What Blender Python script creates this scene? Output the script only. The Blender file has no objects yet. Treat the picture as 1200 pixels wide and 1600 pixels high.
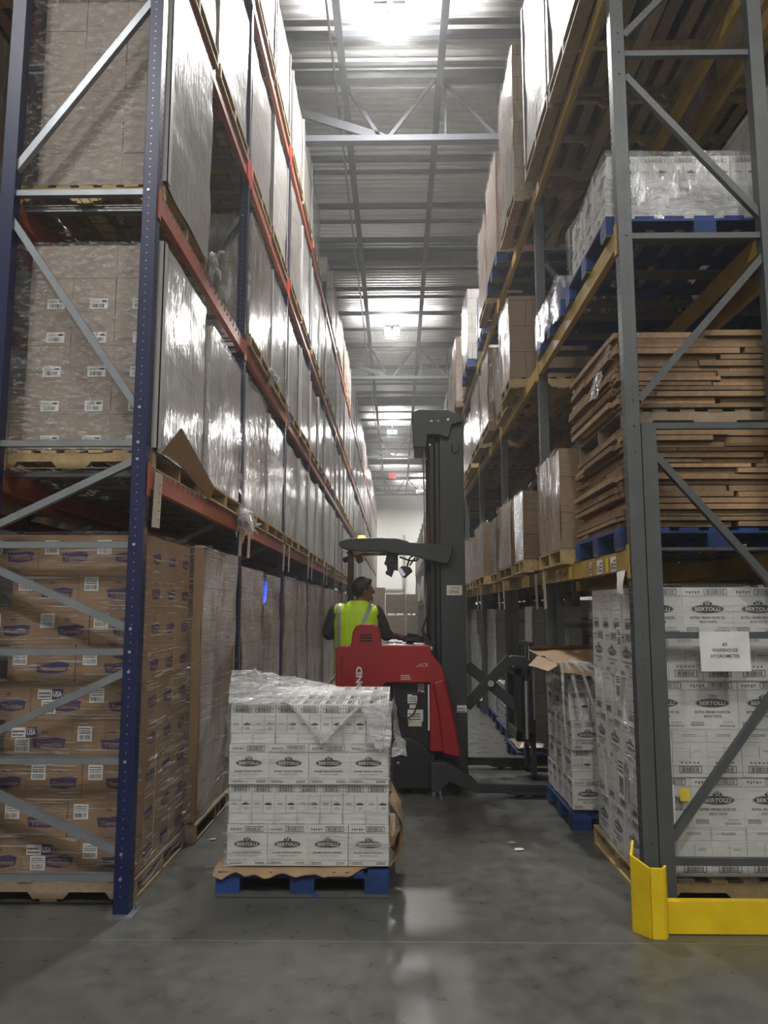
import bpy, math, random
from mathutils import Vector, Matrix, noise
rnd = random.Random(11)
V = Vector
SC = bpy.context.scene
COL = SC.collection
ORD = ('first second third fourth fifth sixth seventh eighth ninth tenth eleventh twelfth thirteenth fourteenth fifteenth sixteenth '
       'seventeenth eighteenth nineteenth twentieth').split()
TENS = {2: 'twenty', 3: 'thirty', 4: 'forty', 5: 'fifty'}
def ordw(n):  # n from 0
    n += 1
    if n <= 20: return ORD[n-1]
    t, u = divmod(n, 10)
    if u == 0: return {30: 'thirtieth', 40: 'fortieth', 50: 'fiftieth'}[n]
    return TENS[t] + ' ' + ORD[u-1]

# ---------------------------------------------------------------- camera
F = 1200.0; H = 1.65
PITCH = math.atan((952-800)/F); YAW = math.atan(20/(F/math.cos(PITCH)))
_cp, _sp, _cy, _sy = math.cos(PITCH), math.sin(PITCH), math.cos(YAW), math.sin(YAW)
FWD = V((-_sy*_cp, _cy*_cp, _sp)); RGT = V((_cy, _sy, 0)); UPV = V((_sy*_sp, -_cy*_sp, _cp))
def xz(px, py, Y):
    """point of the vertical plane y = Y seen at a pixel of the photograph, as (x, z)"""
    r = FWD + RGT*((px-600)/F) + UPV*((800-py)/F)
    t = Y/r.y
    return (t*r.x, H+t*r.z)

# ---------------------------------------------------------------- materials
MATS = {}
class NT:
    def __init__(s, name):
        s.m = bpy.data.materials.new(name); s.m.use_nodes = True
        s.t = s.m.node_tree; s.n = s.t.nodes; s.l = s.t.links
        s.b = s.n['Principled BSDF']; s.out = s.n['Material Output']
        MATS[name] = s.m
    def add(s, typ, **kw):
        nd = s.n.new(typ)
        for k, v in kw.items(): setattr(nd, k, v)
        return nd
    def link(s, a, b): s.l.new(a, b)
    def coords(s, rot=(0, 0, 0), scale=(1, 1, 1)):
        tc = s.add('ShaderNodeTexCoord'); mp = s.add('ShaderNodeMapping')
        mp.inputs['Rotation'].default_value = rot; mp.inputs['Scale'].default_value = scale
        s.link(tc.outputs['Object'], mp.inputs['Vector']); return mp.outputs['Vector']
    def noise(s, vec, scale, detail=3, rough=.5, dist=0):
        nd = s.add('ShaderNodeTexNoise'); nd.inputs['Scale'].default_value = scale
        nd.inputs['Detail'].default_value = detail; nd.inputs['Roughness'].default_value = rough
        nd.inputs['Distortion'].default_value = dist
        if vec is not None: s.link(vec, nd.inputs['Vector'])
        return nd.outputs['Fac']
    def ramp(s, fac, stops):
        r = s.add('ShaderNodeValToRGB'); e = r.color_ramp.elements
        while len(e) < len(stops): e.new(.5)
        for i, (p, c) in enumerate(stops):
            e[i].position = p; e[i].color = (*c, 1) if len(c) == 3 else c
        s.link(fac, r.inputs['Fac']); return r.outputs['Color']
    def bump(s, fac, strength, dist=.01, normal=None):
        b = s.add('ShaderNodeBump'); b.inputs['Strength'].default_value = strength
        b.inputs['Distance'].default_value = dist; s.link(fac, b.inputs['Height'])
        if normal is not None: s.link(normal, b.inputs['Normal'])
        return b.outputs['Normal']
    def mix(s, fac, a, b, mode='MIX'):
        m = s.add('ShaderNodeMix', data_type='RGBA', blend_type=mode)
        for sock, val in ((m.inputs[0], fac), (m.inputs[6], a), (m.inputs[7], b)):
            if hasattr(val, 'node'): s.link(val, sock)
            elif isinstance(val, tuple): sock.default_value = (*val, 1)
            else: sock.default_value = val
        return m.outputs[2]
    def set(s, **kw):
        for k, v in kw.items():
            sock = s.b.inputs[k.replace('_', ' ')]
            if hasattr(v, 'node'): s.link(v, sock)
            elif isinstance(v, tuple): sock.default_value = (*v, 1)
            else: sock.default_value = v
def gv(g): return (g, g, g)
def paint(name, c, rough=.45, metal=0., var=.12, nscale=6, bump=.05, bscale=60, dirt=None):
    s = NT(name)
    v = s.coords()
    n = s.noise(v, nscale, 4)
    lo = tuple(x*(1-var) for x in c); hi = tuple(min(1, x*(1+var)) for x in c)
    col = s.ramp(n, [(.3, lo), (.7, hi)])
    if dirt:
        n2 = s.noise(v, dirt[1], 6, .65)
        f = s.ramp(n2, [(dirt[2], (0, 0, 0)), (dirt[2]+.08, (1, 1, 1))])
        col = s.mix(f, col, dirt[0])
    s.set(Base_Color=col, Roughness=rough, Metallic=metal)
    if bump: s.set(Normal=s.bump(s.noise(v, bscale, 3), bump, .003))
    return s.m
paint('blue_steel', (.005, .012, .065), .38, dirt=((.05, .06, .09), 9, .68))
paint('orange_steel', (.42, .10, .055), .45, dirt=((.16, .07, .05), 7, .66))
paint('red_steel', (.62, .03, .02), .4)
paint('brace_steel', (.27, .29, .31), .38, .55)
paint('bolt_steel', (.55, .55, .55), .3, .8)
paint('grey_steel', (.080, .088, .088), .45, .1, dirt=((.05, .05, .05), 5, .70))
paint('yellow_beam', (.40, .27, .06), .5, dirt=((.16, .13, .07), 6, .62))
paint('guard_yellow', (.80, .56, .01), .42, dirt=((.10, .08, .02), 10, .72))
paint('wire', (.22, .22, .22), .4, .6)
paint('hole_shade', (.02, .02, .02), .8, bump=0)  # near black, stands in for the shade inside holes and slots
paint('white_paper', (.74, .73, .70), .6, bump=.02)
paint('aged_paper', (.62, .52, .44), .6, bump=.02)
paint('ink', (.028, .028, .03), .6, bump=0)
paint('ink_grey', (.16, .16, .16), .6, bump=0)
paint('ink_purple', (.035, .02, .09), .6, bump=0)
paint('ink_red', (.5, .04, .03), .6, bump=0)
paint('carton_white', (.66, .65, .62), .55, var=.05, bump=.04)
paint('carton_brown', (.27, .165, .088), .6, var=.08, bump=.04)
paint('carton_taupe', (.29, .225, .18), .6, var=.08, bump=.04)
paint('kraft', (.34, .225, .12), .65, var=.1, bump=.2, bscale=14)
paint('board_grey', (.46, .45, .44), .5, var=.06)
paint('truck_red', (.33, .010, .016), .32, var=.05, bump=.02)
paint('truck_black', (.016, .016, .018), .38, var=.1, bump=.03)
paint('truck_grey', (.036, .038, .042), .42, var=.08, bump=.03)
paint('rubber', (.02, .02, .02), .7)
paint('hose', (.06, .015, .018), .4)
paint('chrome', (.7, .7, .7), .2, .9)
paint('joist', (.10, .105, .12), .6, .0)
paint('deck', (.80, .79, .77), .5, var=.04)
paint('wall', (.72, .71, .66), .7, var=.03)
paint('skin', (.22, .115, .075), .5, var=.06)
paint('hair', (.018, .015, .013), .6, bump=.4, bscale=160)
paint('shirt', (.035, .036, .040), .8, bump=.3, bscale=20)
paint('trousers', (.02, .024, .04), .8, bump=.3, bscale=20)
paint('hi_vis', (.50, .78, .012), .6, var=.08, bump=.35, bscale=14)
paint('tape', (.42, .43, .45), .35, .3)
paint('yellow_label', (.8, .62, .05), .5)
paint('blue_label', (.03, .06, .3), .5)
paint('conduit', (.3, .3, .3), .4, .5)
def emit(name, c, e):
    s = NT(name); s.set(Base_Color=(.8, .8, .8), Emission_Color=c, Emission_Strength=e)
emit('lamp_lens', (1, .985, .95), 260)
emit('amber_lens', (1, .55, .03), 9)
emit('blue_lens', (.02, .1, 1), 20)
emit('exit_face', (1, .06, .05), 1.6)
emit('screen', (.35, .45, .6), .5)

def wood(name, c1, c2, rough=.7):
    s = NT(name); v = s.coords(scale=(1, 1, 1))
    oi = s.add('ShaderNodeObjectInfo')
    n = s.noise(v, 2.2, 5, .6, .6); n2 = s.noise(v, 22, 4, .7)
    col = s.ramp(n, [(.3, c1), (.7, c2)])
    col = s.mix(.25, col, s.ramp(n2, [(.35, tuple(x*.35 for x in c1)), (.6, c2)]))
    r = s.ramp(oi.outputs['Random'], [(0, gv(.62)), (1, gv(1.25))])
    s.set(Base_Color=s.mix(1., col, r, 'MULTIPLY'), Roughness=rough, Normal=s.bump(n2, .3, .004))
wood('pallet_wood', (.36, .24, .10), (.58, .42, .21))
wood('pallet_old', (.25, .18, .11), (.42, .32, .21))
wood('lumber', (.19, .105, .050), (.40, .255, .13))
wood('blue_wood', (.006, .025, .11), (.015, .065, .26))
paint('blue_worn', (.09, .085, .075), .7, dirt=((.02, .05, .18), 6, .55))

def floor_mat():
    s = NT('concrete'); v = s.coords()
    n = s.noise(v, .55, 6, .62, .4); n2 = s.noise(v, 7, 6, .7); n3 = s.noise(v, 60, 2)
    col = s.ramp(n, [(.28, (.035, .036, .031)), (.5, (.072, .072, .062)), (.72, (.12, .117, .10))])
    col = s.mix(.35, col, s.ramp(n2, [(.3, (.06, .06, .055)), (.7, (.19, .19, .17))]))
    rg = s.ramp(n2, [(.3, gv(.24)), (.75, gv(.46))])
    s.set(Base_Color=col, Roughness=rg, Normal=s.bump(n3, .06, .002), Specular_IOR_Level=.5)
floor_mat()

def wrapped(name, c1, c2, bw=.4, bh=.24, ang=.25, vert=False, white=.25, seam=.35, coat=1., rough=.4, bstr=.9):
    """cartons seen through tight stretch film"""
    s = NT(name)
    tc = s.add('ShaderNodeTexCoord'); sep = s.add('ShaderNodeSeparateXYZ'); s.link(tc.outputs['Object'], sep.inputs[0])
    ad = s.add('ShaderNodeMath', operation='ADD'); s.link(sep.outputs[0], ad.inputs[0]); s.link(sep.outputs[1], ad.inputs[1])
    cb = s.add('ShaderNodeCombineXYZ'); s.link(ad.outputs[0], cb.inputs[0]); s.link(sep.outputs[2], cb.inputs[1])
    br = s.add('ShaderNodeTexBrick'); br.offset = .5
    s.link(cb.outputs[0], br.inputs['Vector'])
    br.inputs['Scale'].default_value = 1; br.inputs['Brick Width'].default_value = bw; br.inputs['Row Height'].default_value = bh
    br.inputs['Mortar Size'].default_value = .004; br.inputs['Mortar Smooth'].default_value = .3
    br.inputs['Color1'].default_value = (*c1, 1); br.inputs['Color2'].default_value = (*c2, 1)
    br.inputs['Mortar'].default_value = tuple(x*seam for x in c1) + (1,)
    oi = s.add('ShaderNodeObjectInfo')
    tint = s.ramp(oi.outputs['Random'], [(0, gv(.72)), (.5, (1, .98, .95)), (1, gv(1.22))])
    col = s.mix(1., br.outputs['Color'], tint, 'MULTIPLY')
    sc = (3, 10, 1.6) if vert else (1.6, 1.6, 42)
    v1 = s.coords(rot=(ang, 0, 0), scale=sc)
    v2 = s.coords(rot=(-ang*1.7, ang*.6, 0), scale=tuple(x*.8 for x in sc))
    a = s.noise(v1, 2.2, 5, .6, .5); b = s.noise(v2, 3.1, 4, .6, .8)
    mx = s.add('ShaderNodeMath', operation='ADD'); s.link(a, mx.inputs[0]); s.link(b, mx.inputs[1])
    glint_streak = s.ramp(mx.outputs[0], [(.98, (0, 0, 0)), (1.0, (0, 0, 0))])
    hf = s.add('ShaderNodeMath', operation='MULTIPLY'); s.link(mx.outputs[0], hf.inputs[0]); hf.inputs[1].default_value = .5
    glint_streak = s.ramp(hf.outputs[0], [(.54, (0, 0, 0)), (.64, (1, 1, 1))])
    sm = s.add('ShaderNodeMath', operation='MULTIPLY'); s.link(glint_streak, sm.inputs[0]); sm.inputs[1].default_value = white
    col = s.mix(sm.outputs[0], col, (.70, .69, .68))  # pale streaks put film glints into the colour, along with milky folds
    big = s.noise(s.coords(), 2.5, 3)
    nrm = s.bump(hf.outputs[0], bstr, .03)
    nrm = s.bump(big, .35, .08, nrm)
    s.set(Base_Color=col, Roughness=rough, Normal=nrm, Coat_Weight=coat, Coat_Roughness=.13)
    s.link(nrm, s.b.inputs['Coat Normal'])
wrapped('wrap_silver', (.40, .375, .35), (.46, .43, .40), .6, .32, .12, True, .42, .6)
wrapped('wrap_taupe', (.23, .165, .115), (.28, .21, .15), .4, .25, .1, True, .34, .35)
wrapped('wrap_brown', (.19, .118, .066), (.23, .15, .09), .42, .24, .22, False, .30, .3)
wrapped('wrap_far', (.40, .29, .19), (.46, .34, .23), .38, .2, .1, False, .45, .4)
wrapped('wrap_white', (.60, .59, .56), (.64, .63, .60), .3, .27, .2, False, .3, .4)
wrapped('wrap_pink', (.40, .28, .23), (.45, .34, .28), .35, .25, .2, True, .3, .5)
wrapped('carton_face', (.25, .17, .11), (.27, .185, .12), 1.4, .29, .2, False, .10, .35, .4, .5, .35)

def film(name, base=.10, amt=.55, ang=.2, scale=(2.2, 2.2, 30), col=(.86, .86, .87), lo=.52, hi=.66, rough=.16, bstr=1.5):
    s = NT(name)
    v1 = s.coords(rot=(ang, ang*.5, 0), scale=scale)
    v2 = s.coords(rot=(-ang*1.6, -ang*.8, 0), scale=tuple(x*.7 for x in scale))
    a = s.noise(v1, 2.0, 5, .62, .4); b = s.noise(v2, 3.0, 4, .6, .7)
    mx = s.add('ShaderNodeMath', operation='ADD'); s.link(a, mx.inputs[0]); s.link(b, mx.inputs[1])
    hf = s.add('ShaderNodeMath', operation='MULTIPLY'); s.link(mx.outputs[0], hf.inputs[0]); hf.inputs[1].default_value = .5
    f = s.ramp(hf.outputs[0], [(lo, gv(base)), (hi, gv(base+amt))])  # whitish streaks: milky folds of the film and painted glints in one
    tr = s.add('ShaderNodeBsdfTransparent'); ms = s.add('ShaderNodeMixShader')
    nrm = s.bump(hf.outputs[0], bstr, .03)
    s.set(Base_Color=col, Roughness=rough, Normal=nrm, Specular_IOR_Level=1., Coat_Weight=1., Coat_Roughness=.10, Coat_IOR=2.0)
    s.link(nrm, s.b.inputs['Coat Normal'])
    s.link(f, ms.inputs['Fac']); s.link(tr.outputs[0], ms.inputs[1]); s.link(s.b.outputs[0], ms.inputs[2])
    s.link(ms.outputs[0], s.out.inputs['Surface'])
film('film', .06, .60, scale=(1.5, 1.5, 46), lo=.545, hi=.585)
film('film_thin', .09, .60, .15, (1.5, 1.5, 46), lo=.56, hi=.61)
film('film_speckle', .08, .42, .4, (9, 9, 20), lo=.50, hi=.60)
film('film_thick', .40, .45, .35, (5, 5, 14), lo=.45, hi=.65)
film('film_side', .20, .50, .25, (6, 6, 1.8), lo=.50, hi=.60)
film('film_diag', .035, .58, .45, (1.3, 1.3, 40), lo=.555, hi=.59)

# ---------------------------------------------------------------- mesh builder
TEXT = {}
def text_data(txt, bold=0.):
    k = (txt, bold)
    if k not in TEXT:
        cu = bpy.data.curves.new('writing', 'FONT'); cu.body = txt; cu.size = 1; cu.resolution_u = 2; cu.offset = bold
        cu.align_x = 'CENTER'
        ob = bpy.data.objects.new('writing', cu); COL.objects.link(ob)
        dg = bpy.context.evaluated_depsgraph_get(); dg.update()
        me = ob.evaluated_get(dg).to_mesh()
        vs = [(v.co.x, v.co.y) for v in me.vertices]; fs = [tuple(p.vertices) for p in me.polygons]
        ob.evaluated_get(dg).to_mesh_clear()
        bpy.data.objects.remove(ob); bpy.data.curves.remove(cu)
        xs = [v[0] for v in vs]; TEXT[k] = (vs, fs, min(xs), max(xs))
    return TEXT[k]
class Fr:
    """a flat frame on a face: origin, right and up unit vectors"""
    def __init__(s, o, u, v):
        s.o, s.u, s.v = V(o), V(u).normalized(), V(v).normalized(); s.n = s.u.cross(s.v)
    def p(s, a, b, d=.0008): return s.o+s.u*a+s.v*b+s.n*d
class MB:
    def __init__(s): s.v = []; s.f = []; s.m = []; s.s = []
    def face(s, pts, mi=0, sm=False):
        b = len(s.v); s.v += [tuple(p) for p in pts]; s.f.append(tuple(range(b, b+len(pts)))); s.m.append(mi); s.s.append(sm)
    def raw(s, vs, fs, mi=0, sm=False):
        b = len(s.v); s.v += [tuple(p) for p in vs]
        for f in fs: s.f.append(tuple(b+i for i in f)); s.m.append(mi); s.s.append(sm)
    def box(s, x0, y0, z0, x1, y1, z1, mi=0):
        s.raw([(x0, y0, z0), (x1, y0, z0), (x1, y1, z0), (x0, y1, z0), (x0, y0, z1), (x1, y0, z1), (x1, y1, z1), (x0, y1, z1)],
              [(0, 3, 2, 1), (4, 5, 6, 7), (0, 1, 5, 4), (1, 2, 6, 5), (2, 3, 7, 6), (3, 0, 4, 7)], mi)
    def bar(s, p, q, w, h, mi=0, side=(1, 0, 0)):
        """box from p to q; w across (towards side), h in the other direction"""
        p, q = V(p), V(q); d = (q-p).normalized(); a = V(side); a = (a-d*a.dot(d)).normalized(); c = d.cross(a)
        a = a*w/2; c = c*h/2
        s.raw([p-a-c, p+a-c, p+a+c, p-a+c, q-a-c, q+a-c, q+a+c, q-a+c],
              [(0, 3, 2, 1), (4, 5, 6, 7), (0, 1, 5, 4), (1, 2, 6, 5), (2, 3, 7, 6), (3, 0, 4, 7)], mi)
    def cyl(s, p, q, r, n=14, r2=None, mi=0, caps=True):
        p, q = V(p), V(q); d = (q-p).normalized(); a = d.orthogonal().normalized(); c = d.cross(a); r2 = r if r2 is None else r2
        vs = [p+(a*math.cos(t)+c*math.sin(t))*r for t in [2*math.pi*i/n for i in range(n)]]
        vs += [q+(a*math.cos(t)+c*math.sin(t))*r2 for t in [2*math.pi*i/n for i in range(n)]]
        s.raw(vs, [(i, (i+1) % n, n+(i+1) % n, n+i) for i in range(n)], mi, True)
        if caps: s.face(vs[:n][::-1], mi); s.face(vs[n:], mi)
    def tube(s, pts, r, n=8, mi=0):
        pts = [V(p) for p in pts]; rings = []; a = None
        for i, p in enumerate(pts):
            d = (pts[min(i+1, len(pts)-1)]-pts[max(i-1, 0)]).normalized()
            a = d.orthogonal().normalized() if a is None else (a-d*a.dot(d)).normalized()
            c = d.cross(a); rr = r[i] if isinstance(r, (list, tuple)) else r
            rings.append([p+(a*math.cos(2*math.pi*k/n)+c*math.sin(2*math.pi*k/n))*rr for k in range(n)])
        vs = [q for rg in rings for q in rg]
        s.raw(vs, [(i*n+k, i*n+(k+1) % n, (i+1)*n+(k+1) % n, (i+1)*n+k) for i in range(len(pts)-1) for k in range(n)], mi, True)
        s.face(rings[0][::-1], mi); s.face(rings[-1], mi)
    def prism(s, out, y0, y1, mi=0):
        """outline in (x, z), counter-clockwise or not, from y0 to y1"""
        ar = sum(out[i][0]*out[(i+1) % len(out)][1]-out[(i+1) % len(out)][0]*out[i][1] for i in range(len(out)))
        if ar < 0: out = out[::-1]
        n = len(out); vs = [(x, y0, z) for x, z in out]+[(x, y1, z) for x, z in out]
        s.raw(vs, [tuple(range(n)), tuple(range(2*n-1, n-1, -1))]+[(i, n+i, n+(i+1) % n, (i+1) % n) for i in range(n)], mi)
    def grid(s, fn, nu, nv, mi=0, sm=True):
        vs = [fn(i/nu, j/nv) for j in range(nv+1) for i in range(nu+1)]
        s.raw(vs, [(j*(nu+1)+i, j*(nu+1)+i+1, (j+1)*(nu+1)+i+1, (j+1)*(nu+1)+i) for j in range(nv) for i in range(nu)], mi, sm)
    def ell(s, fr, a, b, rx, ry, mi, n=22, d=.0008):
        s.face([fr.p(a+rx*math.cos(2*math.pi*i/n), b+ry*math.sin(2*math.pi*i/n), d) for i in range(n)], mi)
    def rect(s, fr, a, b, w, h, mi, d=.0008):
        s.face([fr.p(a, b, d), fr.p(a+w, b, d), fr.p(a+w, b+h, d), fr.p(a, b+h, d)], mi)
    def outline(s, fr, a, b, w, h, t, mi, d=.0008):
        s.rect(fr, a, b, w, t, mi, d); s.rect(fr, a, b+h-t, w, t, mi, d); s.rect(fr, a, b+t, t, h-2*t, mi, d); s.rect(fr, a+w-t, b+t, t, h-2*t, mi, d)
    def bars(s, fr, a, b, w, h, mi, n=14, seed=1, d=.0008):
        r = random.Random(seed); x = 0; st = w/n
        for i in range(n): s.rect(fr, a+i*st, b, st*r.choice((.35, .5, .75)), h, mi, d)
    def text(s, fr, txt, a, b, h, mi, width=None, bold=.0, d=.0012):
        vs, fs, x0, x1 = text_data(txt, bold); kx = h/.7; ky = h/.7
        if width: kx = width/(x1-x0)
        cx = (x0+x1)/2
        s.raw([fr.p(a+(x-cx)*kx, b+y*ky, d) for x, y in vs], fs, mi)
    def lines(s, fr, a, b, w, h, mi, n=2, seed=0):
        """rows of small print too small to read"""
        r = random.Random(seed+7)
        for i in range(n):
            x = 0; y = b+h*(n-1-i)/n
            while x < w*.92:
                q = min(w*r.uniform(.08, .2), w-x); s.rect(fr, a+x, y, q, h/n*.5, mi); x += q+w*.035
    def mesh(s, name, mats, org=None):
        me = bpy.data.meshes.new(name); vs = s.v
        if org is not None: vs = [(x-org[0], y-org[1], z-org[2]) for x, y, z in vs]
        me.from_pydata(vs, [], s.f)
        mats = [mats] if isinstance(mats, str) else mats
        for m in mats: me.materials.append(MATS[m])
        me.polygons.foreach_set('material_index', s.m); me.polygons.foreach_set('use_smooth', s.s); me.update()
        return me
    def build(s, name, mats, parent=None, org=None, bevel=0):
        """one object; world coordinates, made local to org (or to the parent's place)"""
        if org is None and parent is not None: org = root_loc(parent)
        o = bpy.data.objects.new(name, s.mesh(name, mats, org)); COL.objects.link(o)
        if parent is not None: o.parent = parent
        elif org is not None: o.location = org
        if bevel:
            b = o.modifiers.new('bevel', 'BEVEL'); b.width = bevel; b.segments = 3; b.limit_method = 'ANGLE'; b.angle_limit = .6
            for p in o.data.polygons: p.use_smooth = True
            o.modifiers.new('wn', 'WEIGHTED_NORMAL').keep_sharp = True
        return o
def root_loc(o):
    l = V(o.location)
    while o.parent is not None: o = o.parent; l += o.location
    return l
def tag(o, label=None, cat=None, group=None, kind=None):
    if label: o['label'] = label
    if cat: o['category'] = cat
    if group: o['group'] = group
    if kind: o['kind'] = kind
    return o
def empty(name, loc, label=None, cat=None, group=None):
    o = bpy.data.objects.new(name, None); o.empty_display_size = .1; COL.objects.link(o); o.location = loc
    return tag(o, label, cat, group)
def copy_tree(src, loc=None, parent=None, skip=()):
    o = src.copy(); COL.objects.link(o)
    if parent is not None: o.parent = parent
    if loc is not None: o.location = loc
    for c in src.children:
        if not c.name.startswith(tuple(skip) or '#'): copy_tree(c, None, o)
    return o
def struct(name, mb, mat, org=None): return tag(mb.build(name, mat, None, org), kind='structure')

# ---------------------------------------------------------------- the building
WX0, WX1, WY0, WY1, CZ = -13., 13., -7., 61.5, 10.55
b = MB(); b.box(WX0, WY0, -.2, WX1, WY1, 0)
struct('floor', b, 'concrete')
b = MB()
for y, x in ((4.08, None), (16.2, None), (28.3, None)): b.box(-12, y-.003, .0004, 12, y+.003, .001)
for x in (-9, 9): b.box(x-.003, -6, .0004, x+.003, 60, .001)
struct('trim_1', b, 'conduit')
b = MB(); b.box(WX0, WY1, 0, WX1, WY1+.2, CZ+.6); struct('wall_back', b, 'wall')
b = MB(); b.box(WX0, WY0-.2, 0, WX1, WY0, CZ+.6); struct('wall_front', b, 'wall')
b = MB(); b.box(WX0-.2, WY0, 0, WX0, WY1, CZ+.6); struct('wall_left', b, 'wall')
b = MB(); b.box(WX1, WY0, 0, WX1+.2, WY1, CZ+.6); struct('wall_right', b, 'wall')
b = MB(); y = WY0; prof = []
while y < WY1:
    prof += [(y, CZ), (y+.075, CZ), (y+.095, CZ+.05), (y+.15, CZ+.05), (y+.17, CZ)]; y += .17
for (a0, z0), (a1, z1) in zip(prof, prof[1:]):
    if a1 > a0: b.face([(WX0, a0, z0), (WX1, a0, z0), (WX1, a1, z1), (WX0, a1, z1)])
b.box(WX0, WY0, CZ+.3, WX1, WY1, CZ+.4)
struct('ceiling', b, 'deck')
# secondary joists across the aisle, girders along it, deep trusses
b = MB()
for i, py in enumerate((30, 52, 97, 246, 265, 320, 343, 373, 418, 450, 462, 488, 512, 572, 598, 612, 642, 655, 668, 690, 700, 722, 736, 748, 758, 766)):
    r = FWD + UPV*((800-py)/F); Y = (10.3-H)/r.z*r.y
    th = .045 if i % 2 else .028
    b.box(-8, Y-th, 10.22, 8, Y+th, 10.22+th*2.2)
for y in (-5, -3, -1, 1, 3, 5, 7, 8.6): b.box(-8, y-.04, 10.22, 8, y+.04, 10.32)
joists = struct('trim_2', b, 'joist')
b = MB()
for x in (-7.6, -4.6, -.83, .70, 4.4, 7.4):
    b.box(x-.055, -6.5, 9.98, x+.055, 60.5 if abs(x) > 1 else 56, 10.06)
    b.box(x-.012, -6.5, 10.06, x+.012, 60.5 if abs(x) > 1 else 56, 10.2)
struct('trim_3', b, 'joist')
for k, Y in enumerate((-1.4, 11.55, 24.4, 37.6, 50.2)):
    t = empty('roof_truss', (0, Y, 9.05), f'grey roof truss with zigzag web, {ORD[k]} from the near end', 'roof truss', 'roof trusses above the aisle')
    c = MB(); c.box(-9, Y-.08, 10.2, 9, Y+.08, 10.34); c.build('top_chord', 'joist', t)
    c = MB(); c.box(-9, Y-.07, 9.12, 9, Y+.07, 9.15); c.box(-9, Y-.07, 9.15, 9, Y-.055, 9.22); c.build('bottom_chord', 'joist', t)
    for x0, x1, up in ((-8.9, -6.6, 1), (-6.6, -4.4, 0), (-3.1, -.2, 1), (-.85, -.25, 1), (.62, -.12, 1), (.76, 1.62, 1), (2.55, 1.72, 1), (2.7, 3.6, 1), (4.5, 3.7, 1), (6.5, 4.6, 1)):
        c = MB(); c.bar((x0, Y, 10.2), (x1, Y, 9.2), .05, .06 if x0 != -3.1 else .14, side=(0, 1, 0)); c.build('web', 'joist', t)
    for x in (.80, 1.67, 3.65):
        c = MB(); c.bar((x, Y, 10.2), (x, Y, 9.2), .035, .04); c.build('web', 'joist', t)
for k, Y in enumerate((17.8, 30.9, 44)):
    c = MB(); c.box(-9, Y-.14, 10.02, 9, Y+.14, 10.05); c.box(-9, Y-.02, 10.05, 9, Y+.02, 10.3); c.box(-9, Y-.14, 10.3, 9, Y+.14, 10.33)
    tag(c.build('roof_beam', 'joist', None, (0, Y, 10.02)), f'wide grey roof beam between two trusses, {ORD[k]} along the aisle', 'roof beam', 'roof beams above the aisle')
c = MB(); c.tube([(-.95, 5, 9.9), (-.95, 56, 9.9)], .018); tag(c.build('conduit_pipe', 'conduit', None, (-.95, 5, 9.9)), 'thin conduit pipe running along the roof girder above the aisle', 'pipe')
# lamps
def high_bay(x, Y, label, z=9.75):
    t = empty('high_bay_light', (x, Y, z), label, 'ceiling light', 'high bay lights')
    for s in (-1, 1):
        c = MB(); c.box(x+s*.125-.09, Y-.34, z, x+s*.125+.09, Y+.34, z+.05); c.build('housing', 'conduit', t)
        c = MB(); c.box(x+s*.125-.082, Y-.33, z-.008, x+s*.125+.082, Y+.33, z); c.build('lens', 'lamp_lens', t)
    c = MB(); c.box(x-.04, Y-.15, z+.02, x+.04, Y+.15, z+.09)
    c.tube([(x, Y-.2, z+.05), (x, Y-.2, 10.3)], .004, 5); c.tube([(x, Y+.2, z+.05), (x, Y+.2, 10.3)], .004, 5); c.build('hanger', 'conduit', t)
lampn = ['lit twin panel high bay light nearest overhead above the aisle', 'lit twin panel high bay light, second along the aisle', 'lit twin panel high bay light, third along the aisle before the exit sign', 'lit twin panel high bay light far down beside the top of the truck mast']
for i, (x, Y) in enumerate(((-.08, 9.75), (-.12, 21.7), (-.2, 34.6), (1.6, 52.3))): high_bay(x, Y, lampn[i])
for x, Y in ((-4.6, -1.6), (4.4, -2.6), (0, -3.4)): high_bay(x, Y, 'lit twin panel high bay light over the cross aisle behind the viewer')
# exit sign, back wall doorway outline
Ys = 43.5; z = H+(952-742)/F*Ys*1.0
t = empty('exit_sign', (-.25, Ys, z), 'small red lit exit sign hanging from the roof above the far aisle', 'exit sign')
c = MB(); c.box(-.45, Ys-.03, z-.14, -.05, Ys+.03, z+.14); c.build('housing', 'exit_face', t)
c = MB(); c.text(Fr((-.25, Ys-.03, z-.07), (1, 0, 0), (0, 0, 1)), 'EXIT', 0, 0, .14, 0); c.build('lettering', 'white_paper', t)
c = MB(); c.tube([(-.25, Ys, z+.14), (-.25, Ys, 10.2)], .006, 5); c.build('hanger', 'conduit', t)
b = MB()
x0, zt = xz(602, 922, 61.4); x1, _ = xz(632, 922, 61.4)
b.box(x0-1, 61.38, zt-.09, x1, 61.5, zt+.09); b.box(x1-.09, 61.38, 0, x1+.09, 61.5, zt+4.4)
struct('trim_4', b, 'conduit')

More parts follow.
